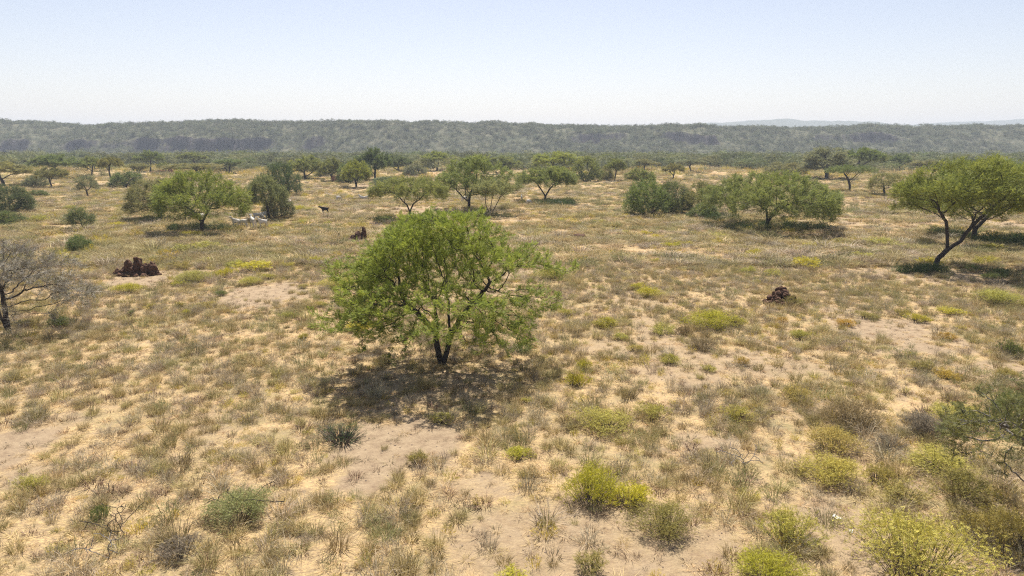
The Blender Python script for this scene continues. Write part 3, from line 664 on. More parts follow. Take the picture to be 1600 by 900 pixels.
for it in items:
    px, by, w, h, hu, size, lm, rel, dd = it
    x, y = G(px, by); s = scale_at(y); wm, hm = w/s*1.08, max(h/s*.92, .15)
    if hu == 's':
        lab = 'dark green spiky tussock at the edge of the bare patch below the central tree'; key = 'spiky'; col = (.06, .11, .03)
    elif hu == 'g2':
        lab = 'wide fresh green shrub with a bare dark branch, lower left'; key = 'big'; col = (.30, .32, .13)
    else:
        col, hw = HUE[hu]
        peers = sorted([j for j in items if j[4] == hu and j[5] == size and j[6] == lm and j[7] == rel], key=lambda j: j[8])
        lab = '%s %s shrub %s %s' % (size, hw, rel, lm)
        if len(peers) > 1: lab += ', ' + ORD[min(peers.index(it), 6)]
        key = 'far' if y > 42 else ('big' if wm > 1.15 else ('mid' if wm > .6 else 'small'))
    P = SH[key]; sm, fm, W, Hh = P[int(px+by) % len(P)]
    e = empty('shrub', (x, y, float(gz(np.array(x), np.array(y)))), (px*7 % 63)/10, (wm*1.16/W, wm*1.16/W, hm/Hh))
    tag(e, lab, 'shrub', 'low shrubs dotted over the grassland')
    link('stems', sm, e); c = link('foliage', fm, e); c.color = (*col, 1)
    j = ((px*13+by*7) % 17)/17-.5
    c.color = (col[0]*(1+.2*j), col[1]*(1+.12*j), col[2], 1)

# ---------------------------------------------------------------- ground cover, far too many to count: scattered with geometry nodes
def scatter(name, proto_me, P, rot, scl, label):
    po = bpy.data.objects.new(name+'_form', proto_me)
    me = bpy.data.meshes.new(name); me.vertices.add(len(P)); me.vertices.foreach_set('co', np.asarray(P, np.float32).ravel())
    a = me.attributes.new('rot', 'FLOAT_VECTOR', 'POINT'); a.data.foreach_set('vector', np.asarray(rot, np.float32).ravel())
    a = me.attributes.new('scl', 'FLOAT_VECTOR', 'POINT'); a.data.foreach_set('vector', np.asarray(scl, np.float32).ravel())
    me.update()
    o = link(name, me)
    ng = bpy.data.node_groups.new(name, 'GeometryNodeTree')
    ng.interface.new_socket('Geometry', in_out='INPUT', socket_type='NodeSocketGeometry')
    ng.interface.new_socket('Geometry', in_out='OUTPUT', socket_type='NodeSocketGeometry')
    gi = ng.nodes.new('NodeGroupInput'); go = ng.nodes.new('NodeGroupOutput')
    ip = ng.nodes.new('GeometryNodeInstanceOnPoints'); oi = ng.nodes.new('GeometryNodeObjectInfo')
    oi.inputs['Object'].default_value = po; oi.inputs['As Instance'].default_value = True
    r = ng.nodes.new('GeometryNodeInputNamedAttribute'); r.data_type = 'FLOAT_VECTOR'; r.inputs[0].default_value = 'rot'
    s = ng.nodes.new('GeometryNodeInputNamedAttribute'); s.data_type = 'FLOAT_VECTOR'; s.inputs[0].default_value = 'scl'
    L = ng.links.new
    L(gi.outputs[0], ip.inputs['Points']); L(oi.outputs['Geometry'], ip.inputs['Instance'])
    L(r.outputs[0], ip.inputs['Rotation']); L(s.outputs[0], ip.inputs['Scale']); L(ip.outputs[0], go.inputs[0])
    md = o.modifiers.new('scatter', 'NODES'); md.node_group = ng
    return tag(o, label, kind='stuff')
def blades(seed, n, w, h, bw, lean=.5, kink=.3):
    """a tuft of curved stalks, triangles"""
    rg = np.random.default_rng(seed)
    a = rg.uniform(0, 2*np.pi, n); r = np.sqrt(rg.uniform(0, 1, n))*w*.25
    b = np.stack([r*np.cos(a), r*np.sin(a), 0*r-.02], -1)
    out = np.stack([np.cos(a+rg.normal(0, .5, n)), np.sin(a+rg.normal(0, .5, n)), 0*a], -1)
    hh = h*rg.uniform(.45, 1.1, n); ln = w*lean*rg.uniform(.1, 1.1, n)
    m = b+out*(ln*.35)[:, None]; m[:, 2] = hh*.6
    t = b+out*ln[:, None]+rg.normal(0, w*.05, (n, 3)); t[:, 2] = hh*rg.uniform(.75, 1.0, n)
    sd = rg.uniform(0, np.pi, n); sv = np.stack([np.cos(sd), np.sin(sd), 0*sd], -1)*bw
    V = np.stack([b-sv, b+sv, m+sv*.8, m-sv*.8, t], 1).reshape(-1, 3)
    k = np.arange(n)[:, None]*5
    F_ = np.concatenate([k+[0, 1, 2], k+[0, 2, 3], k+[3, 2, 4]])
    ti = np.repeat(rg.uniform(0, 1, n), 5)
    return V, F_, ti
def leafy(seed, n, w, h, leaf, kind='broad'):
    rg = np.random.default_rng(seed)
    a = rg.uniform(0, 2*np.pi, n); r = np.sqrt(rg.uniform(0, 1, n))
    P = np.stack([w/2*r*np.cos(a), w/2*r*np.sin(a), h*rg.uniform(.1, 1, n)*np.sqrt(1-r**2*.8)], -1)
    d = unit(P+[0, 0, .1])+rg.normal(0, .5, (n, 3))
    V, F_ = sprays(P, d, leaf*rg.uniform(.6, 1.3, n), kind, rg, .1)
    return V, F_, np.repeat(rg.uniform(0, 1, n), len(TEMPL[kind]))
def join(*parts):
    V = []; F_ = []; T = []; o = 0
    for v, f, t in parts: V.append(v); F_.append(f+o); T.append(t); o += len(v)
    return np.concatenate(V), np.concatenate(F_), np.concatenate(T)
M_G1 = leaf_mat('olive_grass', (.25, .205, .085), (.47, .385, .18), trans=.3, rnd=.3)
M_G2 = leaf_mat('grey_scrub', (.27, .22, .145), (.50, .42, .29), trans=.15, rnd=.3)
M_G3 = leaf_mat('straw_grass', (.44, .32, .15), (.68, .52, .28), trans=.3, rnd=.25)
M_G4 = leaf_mat('green_herb', (.19, .185, .075), (.33, .31, .14), trans=.3, rnd=.3)
M_G5 = leaf_mat('yellow_herb', (.32, .27, .04), (.58, .47, .06), trans=.3, rnd=.3)
M_G6 = leaf_mat('dead_herb', (.13, .085, .05), (.30, .20, .12), trans=.1, rnd=.35)
M_G7 = leaf_mat('brown_stubble', (.17, .12, .07), (.40, .31, .18), trans=.2, rnd=.35)
M_STONE = rough_mat('pebble', (.13, .09, .065), (.36, .28, .21), 3, .4)
M_W = leaf_mat('woodland_leaf', (.055, .07, .037), (.225, .23, .12), trans=.25, rnd=.5)
M_W2 = leaf_mat('far_leaf', (.08, .10, .038), (.25, .26, .10), trans=.3, rnd=.4)
def pm(name, m, *parts):
    V, F_, T = join(*parts); return mesh(name, V, F_, m, tint=T)
NEAR = {
 'olive': [pm('olive_grass', M_G1, blades(s, 95, .6, .34, .0055, .75), leafy(s+5, 30, .55, .30, .09, 'twig')) for s in (1, 2, 3)],
 'grey': [pm('grey_scrub', M_G2, blades(s, 60, .6, .36, .005, .8), leafy(s+5, 45, .6, .36, .13, 'twig')) for s in (11, 12)],
 'straw': [pm('straw_grass', M_G3, blades(s, 55, .36, .07, .005, .9)) for s in (21, 22)],
 'green': [pm('green_herb', M_G4, blades(s, 40, .5, .30, .005, .7), leafy(s+5, 55, .5, .30, .07)) for s in (31, 32)],
 'yellow': [pm('yellow_herb', M_G5, leafy(s, 70, .42, .26, .07), blades(s, 20, .4, .2, .005, .6)) for s in (41,)],
 'dead': [pm('dead_herb', M_G6, blades(s, 40, .45, .16, .006, .9), leafy(s+5, 20, .4, .14, .10, 'twig')) for s in (51,)],
 'stubble': [pm('stubble', M_G7, blades(s, 22, .3, .09, .005, .8), leafy(s+5, 10, .35, .06, .07, 'twig')) for s in (71, 72)],
}
FARP = {
 'olive': [pm('olive_grass', M_G1, blades(s, 110, 1.3, .34, .014, .7), leafy(s+5, 40, 1.2, .30, .16, 'twig')) for s in (1, 2)],
 'grey': [pm('grey_scrub', M_G2, blades(s, 100, 1.2, .36, .013, .7), leafy(s+5, 30, 1.1, .36, .2, 'twig')) for s in (11,)],
 'straw': [pm('straw_grass', M_G3, blades(s, 90, 1.4, .13, .013, .8)) for s in (21,)],
 'green': [pm('green_herb', M_G4, blades(s, 60, 1.1, .34, .013, .7), leafy(s+5, 60, 1.0, .36, .14)) for s in (31,)],
 'yellow': [pm('yellow_herb', M_G5, leafy(s, 110, 1.0, .36, .15)) for s in (41,)],
 'dead': [pm('dead_herb', M_G6, blades(s, 60, 1.0, .2, .013, .9)) for s in (51,)],
}
LAB = {'stubble': 'short brown stubble and litter on the soil', 'olive': 'olive dry grass tufts covering the plain', 'grey': 'grey twiggy dry scrub among the grass', 'straw': 'pale straw coloured flattened grass',
       'green': 'dull green low herbs among the dry grass', 'yellow': 'yellow-green flowering herbs dotting the grass', 'dead': 'reddish brown dead herbs among the grass'}
NM = {'stubble': 'dry_stubble', 'olive': 'olive_grass', 'grey': 'grey_scrub', 'straw': 'straw_grass', 'green': 'green_herbs', 'yellow': 'yellow_herbs', 'dead': 'dead_herbs'}
def field(n, y0, y1, ex=1.0):
    """points in the wedge of view, density falling as d^-ex"""
    u = rng.uniform(0, 1, n)
    if ex == 1.0: y = np.sqrt(y0**2+u*(y1**2-y0**2))
    else: y = (y0**(2-ex)+u*(y1**(2-ex)-y0**(2-ex)))**(1/(2-ex))
    x = rng.uniform(-1, 1, n)*(y*.86+5)
    return x, y
def put(kind, protos, n, y0, y1, ex, smin, smax, dens, bx=.93):
    x, y = field(n, y0, y1, ex)
    keep = rng.uniform(0, 1, n) < dens(x, y)*(1-bx*bare(x, y))
    x, y = x[keep], y[keep]; m = len(x)
    s = rng.uniform(smin, smax, m)*(1+.5*(rng.uniform(0, 1, m) < .12))
    P = np.stack([x, y, gz(x, y)], -1)
    rot = np.stack([rng.normal(0, .08, m), rng.normal(0, .08, m), rng.uniform(0, 6.28, m)], -1)
    sc = np.stack([s, s, s*rng.uniform(.7, 1.25, m)], -1)
    for k, pr in enumerate(protos):
        q = slice(k, None, len(protos))
        scatter(NM[kind], pr, P[q], rot[q], sc[q], LAB[kind])
def D(scale, s, lo, hi, base=0.): return lambda x, y: base+(1-base)*sstep(lo, hi, fbm(x*scale, y*scale, s=s, o=4))
YF = lambda x, y: (.13+.87*sstep(.52, .68, fbm(x*.05, y*.05, s=140, o=4)))*(1+1.2*sstep(0, -.4, x/y)*sstep(35, 60, y))
# near: to 46 m
put('olive', NEAR['olive'], 12500, 9, 48, 1, .32, .98, D(.8, 61, .34, .58, .22))
put('grey', NEAR['grey'], 9000, 9, 48, 1, .32, 1.0, D(.7, 62, .40, .60, .15))
put('straw', NEAR['straw'], 24000, 9, 48, 1, .4, 1.1, D(.5, 63, .35, .55, .35))
put('stubble', NEAR['stubble'], 16000, 9, 48, 1, .4, 1.2, D(.6, 67, .3, .5, .4), .55)
put('green', NEAR['green'], 5200, 9, 48, 1, .35, 1.1, D(.5, 64, .44, .62, .12))
put('yellow', NEAR['yellow'], 3600, 9, 48, 1, .3, .85, YF)
put('dead', NEAR['dead'], 3200, 9, 48, 1, .5, 1.1, D(.5, 66, .45, .6, .15))
def stone(seed):
    rg = np.random.default_rng(seed)
    bm = bmesh.new(); bmesh.ops.create_icosphere(bm, subdivisions=1, radius=1)
    V = np.array([v.co[:] for v in bm.verts])*rg.uniform(.7, 1.2, (len(bm.verts), 1))*[1, .8, .55]; F_ = np.array([[v.index for v in f.verts] for f in bm.faces]); bm.free()
    return mesh('pebble', V, F_, M_STONE)
n = 26000; x, y = field(n, 9, 42); k = rng.uniform(0, 1, n) < .12+.88*bare(x, y); x, y = x[k], y[k]; m = len(x); sz = .009+.035*rng.uniform(0, 1, m)**4
for j in range(2): scatter('pebbles', stone(5+j), np.stack([x, y, gz(x, y)], -1)[j::2], np.stack([0*x, 0*x, rng.uniform(0, 6, m)], -1)[j::2], np.stack([sz]*3, -1)[j::2], 'small pebbles and clods on the bare soil')
# middle: 46 - 170 m
put('olive', FARP['olive'], 22000, 46, 190, 1.4, .6, 1.2, D(.2, 71, .36, .56, .2))
put('grey', FARP['grey'], 10500, 46, 190, 1.4, .6, 1.2, D(.15, 72, .42, .58, .15))
put('straw', FARP['straw'], 23000, 46, 190, 1.4, .6, 1.2, D(.2, 73, .35, .55, .2))
put('green', FARP['green'], 9000, 46, 190, 1.4, .6, 1.2, D(.15, 74, .45, .6, .1))
put('yellow', FARP['yellow'], 9500, 46, 240, 1.4, .4, 1.0, YF)
put('dead', FARP['dead'], 5000, 46, 190, 1.4, .6, 1.1, D(.2, 76, .45, .6, .1))
# far: 170 - 520 m, broader mats
for kd, n in (('olive', 12000), ('straw', 8000), ('green', 6000), ('yellow', 5000)):
    put(kd, FARP[kd][:1], n, 170, 520, 1.0, 1.6, 3.2, D(.03, 80+n % 7, .42, .55, .15))
# green undergrowth in the shade of the trees
def patch(px0, px1, py, hpx, n, sz=1.):
    x0, y = G(px0, py); x1, _ = G(px1, py); dy = abs(G(px0, py-hpx)[1]-y)
    a = rng.uniform(0, 6.28, n); r = np.sqrt(rng.uniform(0, 1, n))
    X = (x0+x1)/2+(x1-x0)/2*r*np.cos(a); Y = y+dy*r*np.sin(a)
    s = rng.uniform(.6, 1.3, n)*sz
    return np.stack([X, Y, gz(X, Y)], -1), np.stack([0*s, 0*s, rng.uniform(0, 6.28, n)], -1), np.stack([s, s, s*1.1], -1)
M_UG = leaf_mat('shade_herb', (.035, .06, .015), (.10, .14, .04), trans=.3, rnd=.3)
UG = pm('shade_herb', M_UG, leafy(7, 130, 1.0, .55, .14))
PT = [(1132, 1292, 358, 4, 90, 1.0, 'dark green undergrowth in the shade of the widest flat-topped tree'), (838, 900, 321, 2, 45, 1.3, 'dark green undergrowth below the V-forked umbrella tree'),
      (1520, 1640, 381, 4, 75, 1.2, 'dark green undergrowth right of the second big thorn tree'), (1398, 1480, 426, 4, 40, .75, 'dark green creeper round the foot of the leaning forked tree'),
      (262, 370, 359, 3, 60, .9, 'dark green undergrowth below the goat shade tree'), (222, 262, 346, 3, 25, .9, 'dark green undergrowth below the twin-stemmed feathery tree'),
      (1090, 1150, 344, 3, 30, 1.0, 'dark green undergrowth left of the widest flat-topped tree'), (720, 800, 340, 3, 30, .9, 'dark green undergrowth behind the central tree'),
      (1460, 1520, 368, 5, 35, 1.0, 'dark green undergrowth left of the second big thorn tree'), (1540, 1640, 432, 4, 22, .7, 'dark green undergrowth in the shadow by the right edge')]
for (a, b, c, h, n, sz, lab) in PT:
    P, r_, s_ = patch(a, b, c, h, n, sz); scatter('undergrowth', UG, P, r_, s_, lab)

# ---------------------------------------------------------------- woodland masses: far plain, slope and plateau
wood = []; wood2 = []
for s in (901, 902, 903):
    rg = np.random.default_rng(s)
    P = crown_pts(70, 4.6, 3.4, .5, 'dome' if s != 902 else 'umbrella', rg, seed=s)
    V, F_ = sprays(P, rg.normal(0, 1, (70, 3))*[1, 1, .4]+[0, 0, .2], 1.1*rg.uniform(.6, 1.2, 70), 'broad', rg, .5)
    t = np.repeat(rg.uniform(0, 1, 70), len(TEMPL['broad']))
    stem = (np.array([(-.12, 0, -.5), (.12, 0, -.5), (.25, 0, 2.2), (0, -.12, -.5), (0, .12, -.5), (.25, .1, 2.2)]), np.array([[0, 1, 2], [3, 4, 5]]), np.zeros(6))
    wood.append(pm('woodland_form', M_W, (V, F_, t), stem)); 
    P = crown_pts(210, 5.2, 3.3, .3, 'dome' if s != 902 else 'umbrella', rg, seed=s+9)
    V, F_ = sprays(P, rg.normal(0, 1, (210, 3))*[1, 1, .4]+[0, 0, .2], .85*rg.uniform(.6, 1.2, 210), 'broad', rg, .5)
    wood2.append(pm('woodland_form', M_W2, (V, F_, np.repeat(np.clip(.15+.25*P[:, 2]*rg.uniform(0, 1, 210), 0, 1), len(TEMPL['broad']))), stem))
def woodland(name, n, x, y, z, smin, smax, label, forms=None):
    m = len(x); s = rng.uniform(smin, smax, m)
    if forms: s = s*np.interp(y, [320, 470], [1, .48])
    rot = np.stack([0*s, 0*s, rng.uniform(0, 6.28, m)], -1); sc = np.stack([s, s, s*rng.uniform(.7, 1.15, m)], -1)
    P = np.stack([x, y, z], -1)
    for k, w in enumerate(forms or wood):
        scatter(name, w, P[k::3], rot[k::3], sc[k::3], label)
n = 46000
x = rng.uniform(-660, 660, n); y = foot(x)+rng.uniform(-12, 150, n)
g = np.abs(esc(x, y+1.5)-esc(x, y-1.5))/3
k = (rng.uniform(0, 1, n) < np.clip(1.25-g*1.3, .04, 1)*(.45+.55*sstep(.35, .5, fbm(x/25, y/25, s=400))))
x, y = x[k], y[k]
woodland('hillside_woodland', 0, x, y, esc(x, y)-.2, .42, 1.05, 'grey-green bush woodland covering the escarpment')
n = 19000
y = np.sqrt(rng.uniform(215**2, 552**2, n)); x = rng.uniform(-1, 1, n)*y*.85
k = rng.uniform(0, 1, n) < (.14+.86*sstep(.40, .54, fbm(x/28, y/60, s=420)))*(.30+.70*sstep(205, 340, y))
x, y = x[k], y[k]
woodland('distant_woodland', 0, x, y, x*0, .65, 1.75, 'distant green bushes and treetops along the foot of the escarpment', wood2)

# ---------------------------------------------------------------- termite mounds
import bmesh
def chunk_mesh(name, chunks, m, seed):
    rg = np.random.default_rng(seed); V = []; F_ = []; o = 0
    bm = bmesh.new(); bmesh.ops.create_icosphere(bm, subdivisions=3, radius=1)
    U_ = np.array([v.co[:] for v in bm.verts]); T_ = np.array([[v.index for v in f.verts] for f in bm.faces]); bm.free()
    for (x, y, z, rx, ry, rz) in chunks:
        off = rg.uniform(0, 50, 3)
        d = 1+.55*(fbm(U_[:, 0]*1.7+off[0], U_[:, 1]*1.7+off[1], U_[:, 2]*1.7+off[2], s=9, o=4)-.5)*2
        V.append(U_*d[:, None]*[rx, ry, rz]+[x, y, z]); F_.append(T_+o); o += len(U_)
    return mesh(name, np.concatenate(V), np.concatenate(F_), m)
def rubble(rg, n, w, d, s0, s1, zmax=.0):
    c = []
    for _ in range(n):
        a = rg.uniform(0, 6.28); r = math.sqrt(rg.uniform(0, 1)); s = rg.uniform(s0, s1)
        z = zmax*(1-r)*rg.uniform(0, 1)+s*.3
        c.append((w/2*r*math.cos(a), d/2*r*math.sin(a), z, s*rg.uniform(.8, 1.3), s*rg.uniform(.8, 1.3), s*rg.uniform(.7, 1.1)))
    return c
rg = np.random.default_rng(77)
def tower(x, y, z0, z1, w):
    c = []
    for k in range(26):
        t = rg.uniform(0, 1); s = rg.uniform(.09, .17)*(1-.35*t)
        a = rg.uniform(0, 6.28); r = w*(1-.5*t)*rg.uniform(.2, 1)
        c.append((x+r*math.cos(a), y+r*math.sin(a), z0+(z1-z0)*t, s, s, s*1.3))
    return c + [(x, y, (z0+z1)/2, w*.8, w*.8, (z1-z0)*.52)]
def mound(px, by, chunks, m, label, name='termite_mound'):
    x, y = G(px, by); o = link(name, chunk_mesh(name, chunks, m, int(px))); o.location = (x, y, float(gz(np.array(x), np.array(y))))
    tag(o, label, 'termite mound'); return o
ch = tower(-.42, 0, .05, .95, .30)+tower(.12, .1, .05, 1.08, .32)+tower(1.0, .1, .05, .75, .34)+tower(.62, 0, 0, .62, .34)+tower(-.15, -.1, 0, .55, .3)+tower(-.75, .1, 0, .38, .3)+tower(-1.15, 0, 0, .34, .2)+[(c[0]-.8, c[1], c[2], *c[3:]) for c in rubble(rg, 30, 1.2, .8, .06, .16, .3)]+rubble(rg, 80, 2.9, 1.2, .05, .15, .25)
mound(213, 431, ch, M_MOUND, 'dark brown termite mound of clumped knobs with two upright towers')
ch = rubble(rg, 70, 1.9, 1.1, .08, .2, .75)+tower(0, .1, 0, .8, .42)+tower(-.35, 0, 0, .55, .3)
mound(1222, 474, ch, M_MOUND, 'low crumbly brown termite mound with a shrub in front, right')
ch = rubble(rg, 34, 1.7, .9, .1, .22, .5)+tower(.5, .3, .3, 1.15, .2)+tower(0, .1, 0, .8, .36)+tower(-.4, .1, 0, .5, .3)
mound(559, 378, ch, M_MOUND, 'knobbly brown termite mound partly behind the left side of the central tree')
mound(1185, 377, rubble(rg, 16, 1.4, .5, .08, .16, .15), M_MOUND, 'flat scatter of dark clods in front of the widest flat-topped tree', 'clod_heap')
mound(905, 372, rubble(rg, 14, 1.3, .8, .12, .22, .2)+[(0, 0, .15, .6, .4, .22)], M_MOUND, 'tiny worn brown mound right of the central tree top', 'clod_heap')
mound(533, 284, [(0, 0, .8, 1.8, 1.2, .8), (1.6, .2, .7, 1.2, 1, .7), (-.9, 0, .6, 1.0, .8, .6)], M_REDMOUND, 'red earth termite mound at the foot of the thicket')
mound(254, 271, [(0, 0, .5, 2.2, 1.2, .6), (2.2, .1, .6, 1.0, .8, .7), (-2.3, 0, .3, 1.4, .8, .35)], M_REDMOUND, 'reddish earth heap among the far trees on the left')

# ---------------------------------------------------------------- bare sticks and litter
def sticks(px, by, h, n, m, label, seed, spread=.6, name='dead_shrub'):
    rg = np.random.default_rng(seed); A = np.stack([rg.normal(0, spread, n), rg.normal(0, spread*.7, n), rg.uniform(.25*h, h, n)], -1)
    pos, par = grow([{'pts': [(0, 0, -.05), (.05, 0, .15*h)]}], A, .07, .08, rg, jit=.12, iters=60)
    tips = np.ones(len(pos)); 
    for i in range(len(pos)-1, 0, -1): tips[par[i]] += tips[i]*.5 if par[i] >= 0 else 0
    V, q = tubes(pos, par, .004+.003*np.sqrt(np.minimum(tips, 30)))
    x, y = G(px, by); o = link(name, mesh(name, V, q, m, smooth=True)); o.location = (x, y, float(gz(np.array(x), np.array(y))))
    return tag(o, label, 'dead shrub')
sticks(68, 328, 1.6, 45, M_BARK, 'tangled dark dead branches in the grass above the small round-headed tree', 5, 1.2)
sticks(70, 380, 1.2, 40, M_BARK, 'broken dark bare branches behind the grey bare tree', 6, .9)
sticks(190, 838, .75, 30, M_BARK, 'thin bare dark sapling leaning right, lower left', 7, .35)
sticks(1160, 735, .65, 40, M_GREYBARK, 'upright grey bare twigs in the lower right grass', 8, .3)
sticks(380, 803, .7, 30, M_BARK, 'bare dark branch sticking out of the wide fresh green shrub', 9, .4)
sticks(168, 872, .6, 30, M_GREYBARK, 'pale bleached dry twigs at the bottom left', 10, .35)
m_l, nt, p, L = mat('white_plastic'); p.inputs['Base Color'].default_value = (.5, .48, .43, 1); p.inputs['Roughness'].default_value = .5
for (px, by, s, lab) in ((1307, 807, .10, 'larger scrap of white litter on bare soil, lower right'), (1330, 828, .06, 'smaller white scrap of litter just right of the larger one')):
    gx, gy = np.meshgrid(np.linspace(-1, 1, 9), np.linspace(-1, 1, 7)); zz = .12+.45*(fbm(gx*1.5+px, gy*1.5, s=3)-.35)
    V = np.stack([gx*s*(1-.25*gy), gy*s*.6, zz*s], -1).reshape(-1, 3); V2 = V-[0, 0, .006]
    i = np.arange(63).reshape(7, 9); q1 = np.stack([i[:-1, :-1], i[:-1, 1:], i[1:, 1:], i[1:, :-1]], -1).reshape(-1, 4)
    ed = np.concatenate([i[0, :], i[1:, -1], i[-1, -2::-1], i[-2:0:-1, 0]]); e2 = np.roll(ed, -1)
    q = np.concatenate([q1, q1[:, ::-1]+63, np.stack([ed, ed+63, e2+63, e2], -1)])
    x, y = G(px, by); o = link('litter', mesh('litter', np.vstack([V, V2]), q, m_l)); o.location = (x, y, float(gz(np.array(x), np.array(y)))+.01); o.rotation_euler.z = px % 3
    tag(o, lab, 'litter', 'white litter on the bare soil')

# ---------------------------------------------------------------- goats
def coat(name, c1, c2=None, thr=0.):
    m, nt, p, L = mat(name); p.inputs['Roughness'].default_value = .8; p.inputs['Specular IOR Level'].default_value = .2
    tc = nt.nodes.new('ShaderNodeTexCoord')
    if c2:
        sx = nt.nodes.new('ShaderNodeSeparateXYZ'); L.new(tc.outputs['Object'], sx.inputs[0])
        ad = nt.nodes.new('ShaderNodeMath'); ad.operation = 'MULTIPLY_ADD'; L.new(noise(nt, 6, 2, tc.outputs['Object']), ad.inputs[0]); ad.inputs[1].default_value = .25
        L.new(sx.outputs[2], ad.inputs[2])
        r = ramp(nt, [(thr, c2), (thr+.02, c1)]); L.new(ad.outputs[0], r.inputs[0]); L.new(r.outputs[0], p.inputs['Base Color'])
    else:
        r = ramp(nt, [(.3, tuple(v*.82 for v in c1)), (.7, c1)]); L.new(noise(nt, 14, 3, tc.outputs['Object']), r.inputs[0]); L.new(r.outputs[0], p.inputs['Base Color'])
    return m
C_W = coat('white_coat', (.58, .55, .50)); C_B = coat('black_coat', (.022, .018, .016)); C_R = coat('rust_coat', (.74, .64, .58), (.22, .065, .03), .66); C_D = coat('brown_coat', (.09, .05, .035))
def goat_mesh(pose, m):
    N = []; E = []
    def add(p, r, par=None):
        N.append((p, r)); 
        if par is not None: E.append((par, len(N)-1))
        return len(N)-1
    pel = add((-.30, 0, .60), (.125, .15)); a = add((-.05, 0, .57), (.15, .18), pel); c = add((.24, 0, .59), (.125, .165), a)
    if pose == 'graze': nk = add((.42, 0, .52), (.07, .09), c); hd = add((.56, 0, .28), (.055, .065), nk); mz = add((.62, 0, .12), (.035, .035), hd)
    elif pose == 'stretch': nk = add((.42, 0, .70), (.06, .09), c); hd = add((.60, 0, .78), (.055, .065), nk); mz = add((.76, 0, .74), (.035, .035), hd)
    else: nk = add((.36, 0, .76), (.065, .09), c); hd = add((.46, 0, .94), (.055, .065), nk); mz = add((.61, 0, .87), (.035, .035), hd)
    hx, hy, hz = N[hd][0]
    for s in (-1, 1):
        add((hx-.02, s*.13, hz-.02), (.018, .03), hd)
        if pose == 'lie':
            u = add((.28, s*.11, .42), (.05, .05), c); v = add((.42, s*.12, .36), (.026, .026), u); add((.26, s*.12, .33), (.022, .022), v)
            u = add((-.22, s*.13, .44), (.075, .075), pel); v = add((-.05, s*.17, .37), (.035, .035), u); add((-.26, s*.18, .34), (.024, .024), v)
        else:
            f = .05*s
            u = add((.22+f*.3, s*.085, .40), (.048, .052), c); v = add((.23+f, s*.085, .22), (.026, .026), u); w = add((.23+f, s*.085, .035), (.02, .02), v)
            u = add((-.27-f*.3, s*.095, .42), (.07, .08), pel); v = add((-.37-f, s*.09, .25), (.03, .034), u); w = add((-.33-f, s*.09, .035), (.02, .02), v)
    t = add((-.42, 0, .66), (.025, .025), pel); add((-.47, 0, .78), (.018, .022), t)
    me = bpy.data.meshes.new('goat_skeleton'); me.from_pydata([n[0] for n in N], E, []); o = bpy.data.objects.new('goat_skeleton', me); COL.objects.link(o)
    sk = o.modifiers.new('skin', 'SKIN'); sub = o.modifiers.new('sub', 'SUBSURF'); sub.levels = 1
    for i, n in enumerate(N):
        me.skin_vertices[0].data[i].radius = n[1]; me.skin_vertices[0].data[i].use_root = (i == 0)
    dg = bpy.context.evaluated_depsgraph_get(); out = bpy.data.meshes.new_from_object(o.evaluated_get(dg))
    bpy.data.objects.remove(o); out.name = 'goat_body'; out.materials.clear(); out.materials.append(m)
    for p in out.polygons: p.use_smooth = True
    if pose == 'lie':
        for v in out.vertices: v.co.z -= .31
    head = Vector((hx, hy, hz)) - (Vector((0, 0, .31)) if pose == 'lie' else Vector())
    # horns: a mesh of their own
    P = []; par = []
    for s in (-1, 1):
        k = len(P); P += [head+Vector((.02, s*.03, .04)), head+Vector((-.02, s*.05, .12)), head+Vector((-.08, s*.07, .17))]; par += [-1, k, k+1]
    V, q = tubes(np.array([list(p) for p in P]), np.array(par), np.array([.016, .014, .005]*2))
    return out, mesh('goat_horns', V, q, M_STEM)
GM = {}
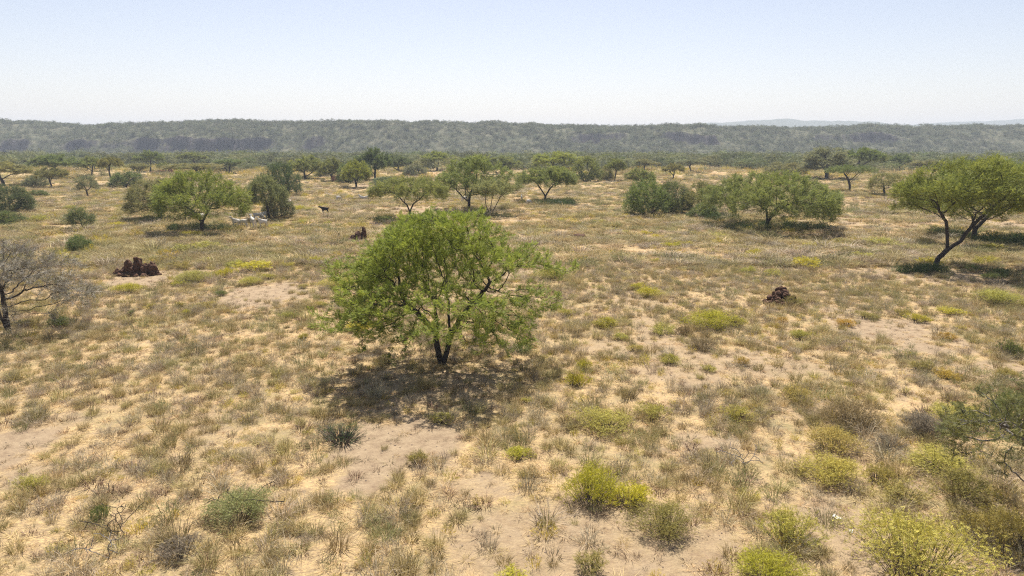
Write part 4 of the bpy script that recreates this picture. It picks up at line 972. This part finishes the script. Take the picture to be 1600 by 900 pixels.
def goat(px, by, pose, m, rz, label, s=1., name='goat'):
    key = (pose, m.name)
    if key not in GM: GM[key] = goat_mesh(pose, m)
    x, y = G(px, by); e = empty(name, (x, y, float(gz(np.array(x), np.array(y)))), R(rz), (s*1.1, s*1.15, s*1.25)); tag(e, label, 'goat', 'goats of the grazing flock')
    b = link('body', GM[key][0], e); link('horns', GM[key][1], e)
goat(508, 335, 'stretch', C_B, 178, 'black goat with raised tail standing alone and facing left', 1.0)
goat(450, 323, 'graze', C_R, 235, 'rust and white goat grazing with its back up, right of the dense dark tree', 1.15)
goat(529, 314, 'graze', C_W, 60, 'single small white goat in the open behind the black goat', .95)
goat(566, 311, 'lie', C_W, 175, 'white goat lying right of the single small white one')
goat(572, 311, 'lie', C_W, 5, 'white goat lying back to back with the other lying one, to its right')
goat(369, 356, 'stand', C_W, 235, 'leftmost white goat of the huddle under the umbrella tree')
goat(381, 357, 'graze', C_W, 160, 'second white goat from the left in the huddle, seen side on', 1.05)
goat(396, 358, 'stand', C_W, 130, 'bright white goat standing tallest in the middle of the huddle', 1.2)
goat(411, 357, 'stand', C_W, 215, 'rightmost white goat of the huddle, rump in full sun', 1.0)
goat(403, 345, 'graze', C_W, 20, 'white goat in shade left of the straight trunk, behind the huddle')
goat(413, 344, 'stand', C_W, 40, 'white goat in shade right against the straight trunk')
goat(296, 344, 'stand', C_D, 10, 'dark brown goat in the shade left of the umbrella tree trunk')
goat(316, 344, 'graze', C_W, 90, 'white goat partly hidden behind the umbrella tree trunk', .9)
goat(826, 321, 'graze', C_W, 40, 'white goat grazing at the left end of the bush under the V-forked tree', .9)
goat(815, 314, 'stand', C_W, 90, 'white goat half hidden left behind the V-forked tree', .8)
goat(873, 321, 'lie', C_W, 180, 'white goat lying in the bush right of the V-forked trunk', 1.1)
goat(726, 317, 'stand', C_W, 20, 'white goat at the trunk of the tall tree behind the centre', 1.0)
goat(390, 264, 'stand', C_W, 0, 'far tiny white goat beyond the goat shade tree, left one', 1.1)
goat(408, 262, 'graze', C_W, 0, 'far tiny white goat above the straight-trunked tree, middle one', 1.1)
goat(418, 262, 'stand', C_W, 0, 'far tiny white goat above the straight-trunked tree, right one', 1.1)
